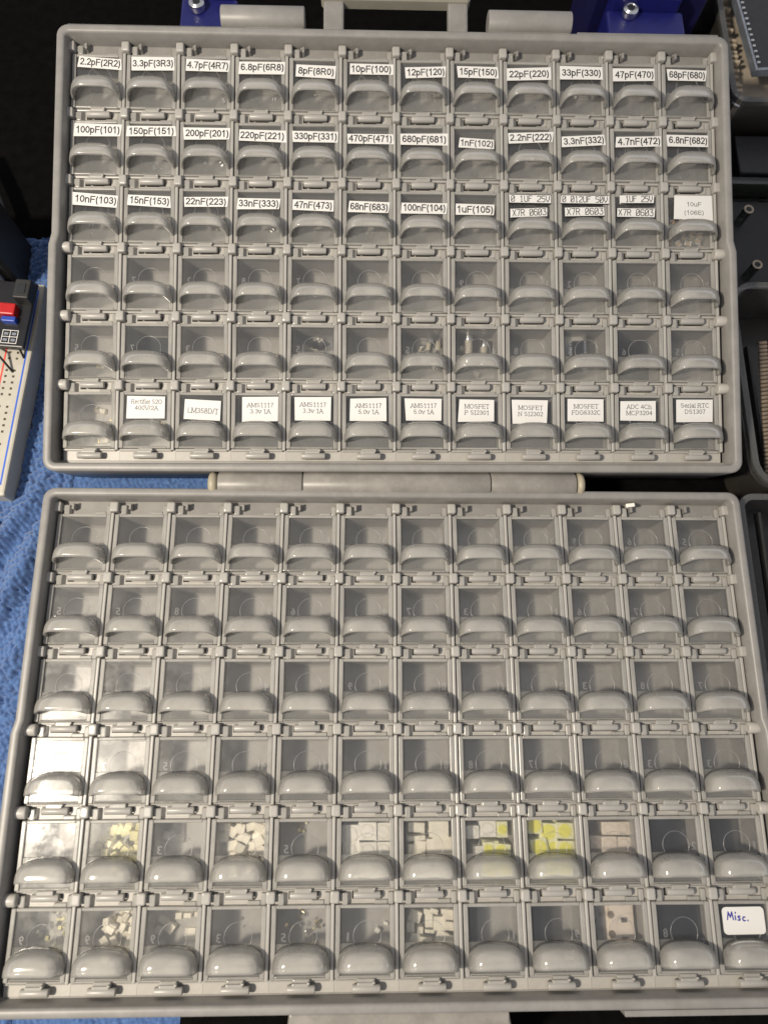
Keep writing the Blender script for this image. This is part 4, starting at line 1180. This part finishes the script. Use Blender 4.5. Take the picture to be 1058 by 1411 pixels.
# ---------------------------------------------------------------- the blue towel
def towel():
    x0, x1, y0, y1, st = -196, -64, -118, 200, 0.42
    nx, ny = int((x1 - x0) / st), int((y1 - y0) / st)
    X, Y = np.meshgrid(np.linspace(x0, x1, nx), np.linspace(y0, y1, ny))
    rs = np.random.RandomState(4)
    def smooth_noise(sx, sy):
        gx, gy = int((x1 - x0) / sx) + 3, int((y1 - y0) / sy) + 3
        g = rs.rand(gy, gx)
        fx, fy = (X - x0) / sx, (Y - y0) / sy
        ix, iy = fx.astype(int), fy.astype(int)
        tx, ty = fx - ix, fy - iy
        tx, ty = tx * tx * (3 - 2 * tx), ty * ty * (3 - 2 * ty)
        return (g[iy, ix] * (1 - tx) + g[iy, ix + 1] * tx) * (1 - ty) + (g[iy + 1, ix] * (1 - tx) + g[iy + 1, ix + 1] * tx) * ty
    # looped pile: jittered rows of rounded loops
    ca, sa = math.cos(R(28)), math.sin(R(28))
    wx, wy = smooth_noise(14, 14) * 3, smooth_noise(12, 12) * 3
    U_, V_ = (X * ca + Y * sa + wx) / 1.7, (-X * sa + Y * ca + wy) / 2.3
    iu, iv = np.floor(U_).astype(int), np.floor(V_).astype(int)
    jx, jy, jh = rs.rand(256, 256), rs.rand(256, 256), rs.rand(256, 256)
    loops = np.zeros_like(X)
    for du in (-1, 0, 1):
        for dv in (-1, 0, 1):
            a, b_ = (iu + du) % 256, (iv + dv) % 256
            px = iu + du + 0.5 + (jx[b_, a] - 0.5) * 0.55
            py_ = iv + dv + 0.5 + (jy[b_, a] - 0.5) * 0.55
            d2 = ((U_ - px) ** 2 + (V_ - py_) ** 2) / 0.42
            loops = np.maximum(loops, np.sqrt(np.clip(1 - d2, 0, 1)) * (0.6 + 0.4 * jh[b_, a]))
    fine = smooth_noise(1.1, 1.1)
    Z = loops * 2.2 + fine * 0.4
    # folds bunched up along the left of the lower tray
    away = np.clip((-127 - X) / 10, 0, 1)
    away = away * away * (3 - 2 * away)
    band = np.exp(-((Y - 55) / 34) ** 2)
    ph = (Y * 0.5 - X * 1.0)
    fold = (0.5 + 0.5 * np.sin(ph * 0.42 + smooth_noise(30, 30) * 1.8)) * 5.0 + (0.5 + 0.5 * np.sin(ph * 0.8 + 1 + smooth_noise(18, 18) * 2)) * 1.2
    Z += fold * away * band
    Z += smooth_noise(24, 24) * 2.0 * away
    under = (X > -126) | (Y > 118)
    Z = np.where(X > -125.5, Z * 0.45 - 0.6, Z)
    Z = Z - 24.2
    keep = X < (-68 + 3 * np.sin(Y * 0.08))
    vs = np.stack([X, Y, np.maximum(Z, -24.9)], -1).reshape(-1, 3) * S
    idx = np.arange(nx * ny).reshape(ny, nx)
    q = np.stack([idx[:-1, :-1], idx[:-1, 1:], idx[1:, 1:], idx[1:, :-1]], -1)
    q = q[keep[:-1, :-1] & keep[1:, 1:]].reshape(-1, 4)
    me = bpy.data.meshes.new('towel')
    me.vertices.add(len(vs))
    me.vertices.foreach_set('co', vs.ravel())
    me.loops.add(q.size)
    me.loops.foreach_set('vertex_index', q.ravel())
    me.polygons.add(len(q))
    me.polygons.foreach_set('loop_start', np.arange(0, q.size, 4))
    me.polygons.foreach_set('loop_total', np.full(len(q), 4))
    me.polygons.foreach_set('use_smooth', np.ones(len(q), bool))
    me.update(calc_edges=True)
    me.materials.append(M['towel'])
    return place('towel', me)
thing(towel(), 'blue looped microfibre towel bunched under the left side of the case', 'towel')

# ---------------------------------------------------------------- breadboard with a small black board, far left
bb = empty('breadboard', (-145, 120, -22), 'white breadboard with red and blue rail lines on the towel', 'breadboard', None, -3)
X1, Y0, Y1, TOP = 2.0, -37, 52, 10
b = MB()
b.box(-44, X1, Y0, Y1, 0, TOP, 'bread', 0.8)
b.build('body', bb)
MB().box(X1 - 2.3, X1 - 1.7, Y0 + 4, Y1 - 3, TOP + 0.02, TOP + 0.08, 'blueline').build('rail_line', bb)['label'] = 'blue printed rail line'
MB().box(X1 - 10.2, X1 - 9.6, Y0 + 4, Y1 - 3, TOP + 0.02, TOP + 0.08, 'redline').build('rail_line', bb)['label'] = 'red printed rail line'
b = MB()
for g in range(5):
    for k in range(5):
        y = Y1 - 8 - (g * 6 + k) * 2.54
        for x in (X1 - 5.2, X1 - 8.2, X1 - 16, X1 - 18.5, X1 - 21, X1 - 23.6):
            if y > Y0 + 3:
                b.box(x - 0.45, x + 0.45, y - 0.45, y + 0.45, TOP + 0.01, TOP + 0.05, 'greyhole')
o = b.build('socket_hole', bb)
o['kind'] = 'stuff'

bb2 = empty('breadboard', (-150, 62, -22), 'corner of a second white breadboard below the first, beside the folded towel', 'breadboard', None, -1.5)
MB().box(-44, 2, -40, 12.5, 0, 9, 'bread', 0.8).build('body', bb2)
bb2.location = Vector((-152.5, 62, -22)) * S

pcb = empty('circuit_board', (-150, 152, -12), 'small black circuit board with red and black jumpers plugged on the breadboard', 'circuit board', None, -4)
MB().box(-22, 9.5, -12, 16, 6.5, 8.0, 'pcb', 0.5).build('board', pcb)
MB().box(-2.5, 5.0, -0.2, 4.6, 8.0, 11.5, 'redp', 0.5).build('red_header', pcb)
MB().box(4.0, 10.0, 6.0, 14.0, 8.0, 13.5, 'rubber', 0.5).box(5.5, 8.5, 8, 12, 13.45, 13.8, 'dark', 0.1).build('black_header', pcb)
MB().box(0, 5.5, -2.6, -0.4, 8.0, 10.5, 'bluej', 0.4).build('blue_header', pcb)
b = MB()
for x in (0.6, 3.5, 6.4):
    b.box(x - 0.12, x + 0.12, -10.6, -5.2, 8.0, 8.06, 'paper')
for y in (-10.6, -7.9, -5.2):
    b.box(0.5, 6.5, y - 0.12, y + 0.12, 8.0, 8.07, 'paper')
for x in (2, 5):
    for y in (-9.2, -6.6):
        b.box(x - 0.8, x + 0.8, y - 0.5, y + 0.5, 8.0, 8.1, 'silver')
b.build('silkscreen', pcb)
for k, pts in enumerate(([(-170, 150, -6), (-158, 150, -4), (-150, 147, -5), (-145.5, 142, -9), (-144.5, 139, -12)], [(-170, 143, -6), (-160, 142, -4), (-153, 139, -6), (-148, 133, -12)])):
    thing(MB().tube(pts, 0.45, 'rubber', 8).build('jumper_wire'), ['upper thin dark wire plugged into the breadboard', 'lower thin dark wire plugged into the breadboard'][k], 'wire', 'thin wires into the breadboard')

ad = empty('power_adapter', (-165, 184, -25), 'black plastic plug housing at the left edge behind the circuit board', 'plug')
MB().box(-14, 12.5, -10, 13, 3, 34, 'rubber', 2.0).build('housing', ad)
MB().box(5.0, 9.0, -12.5, -10.02, 8, 24, 'silver', 0.4).build('contact', ad)
# thick black cable on the left
pts = []
for k in range(13):
    t = k / 12
    pts.append((-178 + 22 * math.sin(t * 1.5), 236 - 60 * t, -14))
cb = empty('power_cable', (-160, 200, -25), 'thick black cable with ribbed strain relief curving at the left edge', 'cable')
off = Matrix.Translation((160, -200, 25))
MB().tube(pts, 2.6, 'rubber', 14).xf(off).build('cord', cb)
b = MB()
for k in range(6):
    y = 196 - k * 3
    b.tube([(-159.5 + k * 0.5, y, -14), (-159.3 + k * 0.5, y - 1.6, -14)], 4.2 + k * 0.15, 'rubber', 16)
b.xf(off).build('strain_relief', cb)

# ---------------------------------------------------------------- blue printed brackets behind the case
def bracket(x0, x1, yf, yt, zt, sx, sy, label):
    e = empty('bracket', ((x0 + x1) / 2, 262, -25), label, 'bracket', 'blue printed brackets holding up the case')
    cx = (x0 + x1) / 2
    b = MB()
    b.box(x0 - cx, x1 - cx, -26, -8, 0, 36.0, 'bluep', 0.6)
    b.box(x0 - cx, x1 - cx, -8.02, yt - 262, 0, zt + 25, 'bluep', 1.0)
    b.box(x0 - cx + 2, x1 - cx - 2, yt - 262, yt - 262 + 8, 0, zt + 31, 'bluep', 1.0)
    b.build('block', e)
    s = MB()
    X, Y, Z = sx - cx, sy - 262, zt + 25
    s.rod((X, Y, Z), (X, Y, Z + 3.4), 3.3, 'silver', 24, 0.5)
    s.rod((X, Y, Z + 3.3), (X, Y, Z + 3.5), 1.7, 'dark', 6, 0.05)
    s.ring(X, Y, Z + 3.4, 2.2, 0.7, 0.25, 'silver', 24)
    s.build('screw', e)
bracket(-87.5, -64.5, 262, 289, 15, -80.5, 283.5, 'bright blue plastic bracket with a cap screw, left of the case handle')
bracket(88.8, 121.2, 262, 289, 15, 98.0, 286.5, 'bright blue plastic bracket with a cap screw, at the right end of the case')
thing(MB().box(86, 134, 298, 330, -25, 20, 'bluep2', 1.0).build('printed_block'), 'dark blue plastic block behind the right bracket', 'printed part')

# ---------------------------------------------------------------- clear boxes along the right
def open_box(e, x0, x1, y0, y1, z0, z1, r, m, rim=1.2, rimm=None):
    """thin walled box with a lip, corner radius r; coordinates relative to the empty"""
    def rr(i, z):
        pts = []
        for cx, cy, a0 in ((x1 - r, y1 - r, 0), (x0 + r, y1 - r, 90), (x0 + r, y0 + r, 180), (x1 - r, y0 + r, 270)):
            for t in range(7):
                a = R(a0 + t * 15)
                pts.append((cx + (r - i) * math.cos(a), cy + (r - i) * math.sin(a), z))
        return pts
    L = [rr(1.0, z0), rr(0, z1 - 3), rr(-rim, z1 - 3), rr(-rim, z1), rr(1.4, z1), rr(1.6, z0 + 1.4)]
    n = len(L[0])
    vs = [p for l in L for p in l]
    fs = [(k * n + i, k * n + (i + 1) % n, k * n + n + (i + 1) % n, k * n + n + i) for k in range(5) for i in range(n)]
    fs += [tuple(range(n - 1, -1, -1)), tuple(range(5 * n, 6 * n))]
    MB().add(vs, fs, m).build('body', e)
    if m == 'clearbox':
        L2 = [rr(-rim - 0.05, z1 - 1.2), rr(-rim - 0.05, z1 + 0.6), rr(1.5, z1 + 0.6), rr(1.5, z1 + 0.02)]
        MB().add([p for l in L2 for p in l], [(k * n + i, k * n + (i + 1) % n, k * n + n + (i + 1) % n, k * n + n + i) for k in range(3) for i in range(n)], 'boxlip').build('lip', e)

ea = empty('plastic_box', (185, 290, -25), 'clear plastic box full of tan pins at the top right corner', 'plastic box', 'clear boxes along the right edge')
open_box(ea, -38, 40, -31, 60, 0, 25, 6, 'clearbox', 1.0)
b = MB()
g = random.Random(5)
for k in range(26):
    y = 50 - k * 3.0
    b.box(-34.5, -31.0 + g.uniform(0, 0.8), y, y + 1.5, 6, 20 + g.uniform(-1, 2), 'tan', 0.3)
b.build('pin_strip', ea)
b = MB()
for k in range(5):
    b.rod((-32 + k * 2.5, -27 + k * 0.6, 5), (-24 + k * 3, -18 + g.uniform(-2, 2), 12), 0.5, 'tan', 8, 0.2)
b.build('loose_pin', ea)
MB().box(-35, 36, -28.5, 56, 1.5, 15, 'liner', 1.5).build('liner', ea)
ef = empty('chip_sleeve', (180, 300, 0), 'dark chip carrier with silvery edges lying on the clear box', 'chip carrier', None, 5)
MB().box(-25, 30, -25, 45, 0.3, 3.0, 'darkchip', 0.4).build('board', ef)
MB().box(-26.2, -25.02, -26.2, 45, 0, 3.8, 'foil', 0.3).box(-25, 30, -26.2, -25.02, 0, 3.8, 'foil', 0.3).build('edge_strip', ef)
b = MB()
for k in range(22):
    b.box(-25, -23.6, -23 + k * 3, -22 + k * 3, 3.0, 4.2, 'silver', 0.1)
b.build('contact', ef)['kind'] = 'stuff'
MB().rod((-4, 8, 3.0), (-4, 8, 4.4), 1.6, 'silver', 14, 0.5).build('stud', ef)

ed = empty('black_module', (172, 244, -25), 'black electronic module with a glinting screw between the boxes at the right', 'module')
MB().box(-18, 26, -9, 11, 0, 10, 'darkchip', 1.0).build('housing', ed)
MB().rod((2.5, -6.5, 10), (2.5, -6.5, 11.2), 1.3, 'silver', 14, 0.4).build('screw', ed)

eb = empty('plastic_box', (170, 200, -25), 'smoky green plastic box with round screw posts, right of the upper half', 'plastic box', 'clear boxes along the right edge')
open_box(eb, -30.5, 40, -30, 30, 0, 12, 5, 'greenbox', 0.8)
for y in (12.5, -14.5):
    MB().rod((-17.5, y, 1.5), (-17.5, y, 14.5), 2.0, 'greenbox', 18, 0.3).ring(-17.5, y, 14.5, 1.7, 0.9, 0.3, 'tan', 20).build('screw_post', eb)
MB().box(-24, 34, -24, 24, 1.5, 5, 'rubber', 0.6).build('insert', eb)

ec = empty('plastic_box', (165, 125, -25), 'clear plastic box holding a ribbed strip, right of the hinge', 'plastic box', 'clear boxes along the right edge')
open_box(ec, -32, 40, -40, 44, 0, 25, 10, 'clearbox', 0.8)
ed2 = empty('plastic_box', (165, 42, -25), 'clear plastic box beside the top right corner of the lower half', 'plastic box', 'clear boxes along the right edge')
open_box(ed2, -38, 40, -58, 40, 0, 22, 5, 'clearbox', 0.8)
for e, (xa, ya, xb, yb), n, lab in ((None, (148.5, 148, 143.5, 92), 34, 'tan ribbed strip of beads inside the clear box right of the hinge'), (None, (143.5, 78, 138.5, 30), 24, 'tan ribbed strip of beads in the lower clear box')):
    b = MB()
    for k in range(n):
        t = k / (n - 1)
        x, y = xa + (xb - xa) * t, ya + (yb - ya) * t
        b.rod((x - 1.8, y, -9), (x + 1.8, y + 0.5, -9), 0.75, 'strip', 8, 0.3)
    b.box(min(xa, xb) - 0.6, min(xa, xb) + 0.5, yb, ya, -14, -10.5, 'rubber', 0.2)
    thing(b.build('bead_strip'), lab, 'strip')

# debris on the rim of the lower half
thing(MB().box(83.0, 86.2, 76.4, 77.8, 0.6, 1.5, 'white', 0.3, 8).build('paper_scrap'), 'tiny white scrap on a hinge knuckle below the hinge', 'scrap')
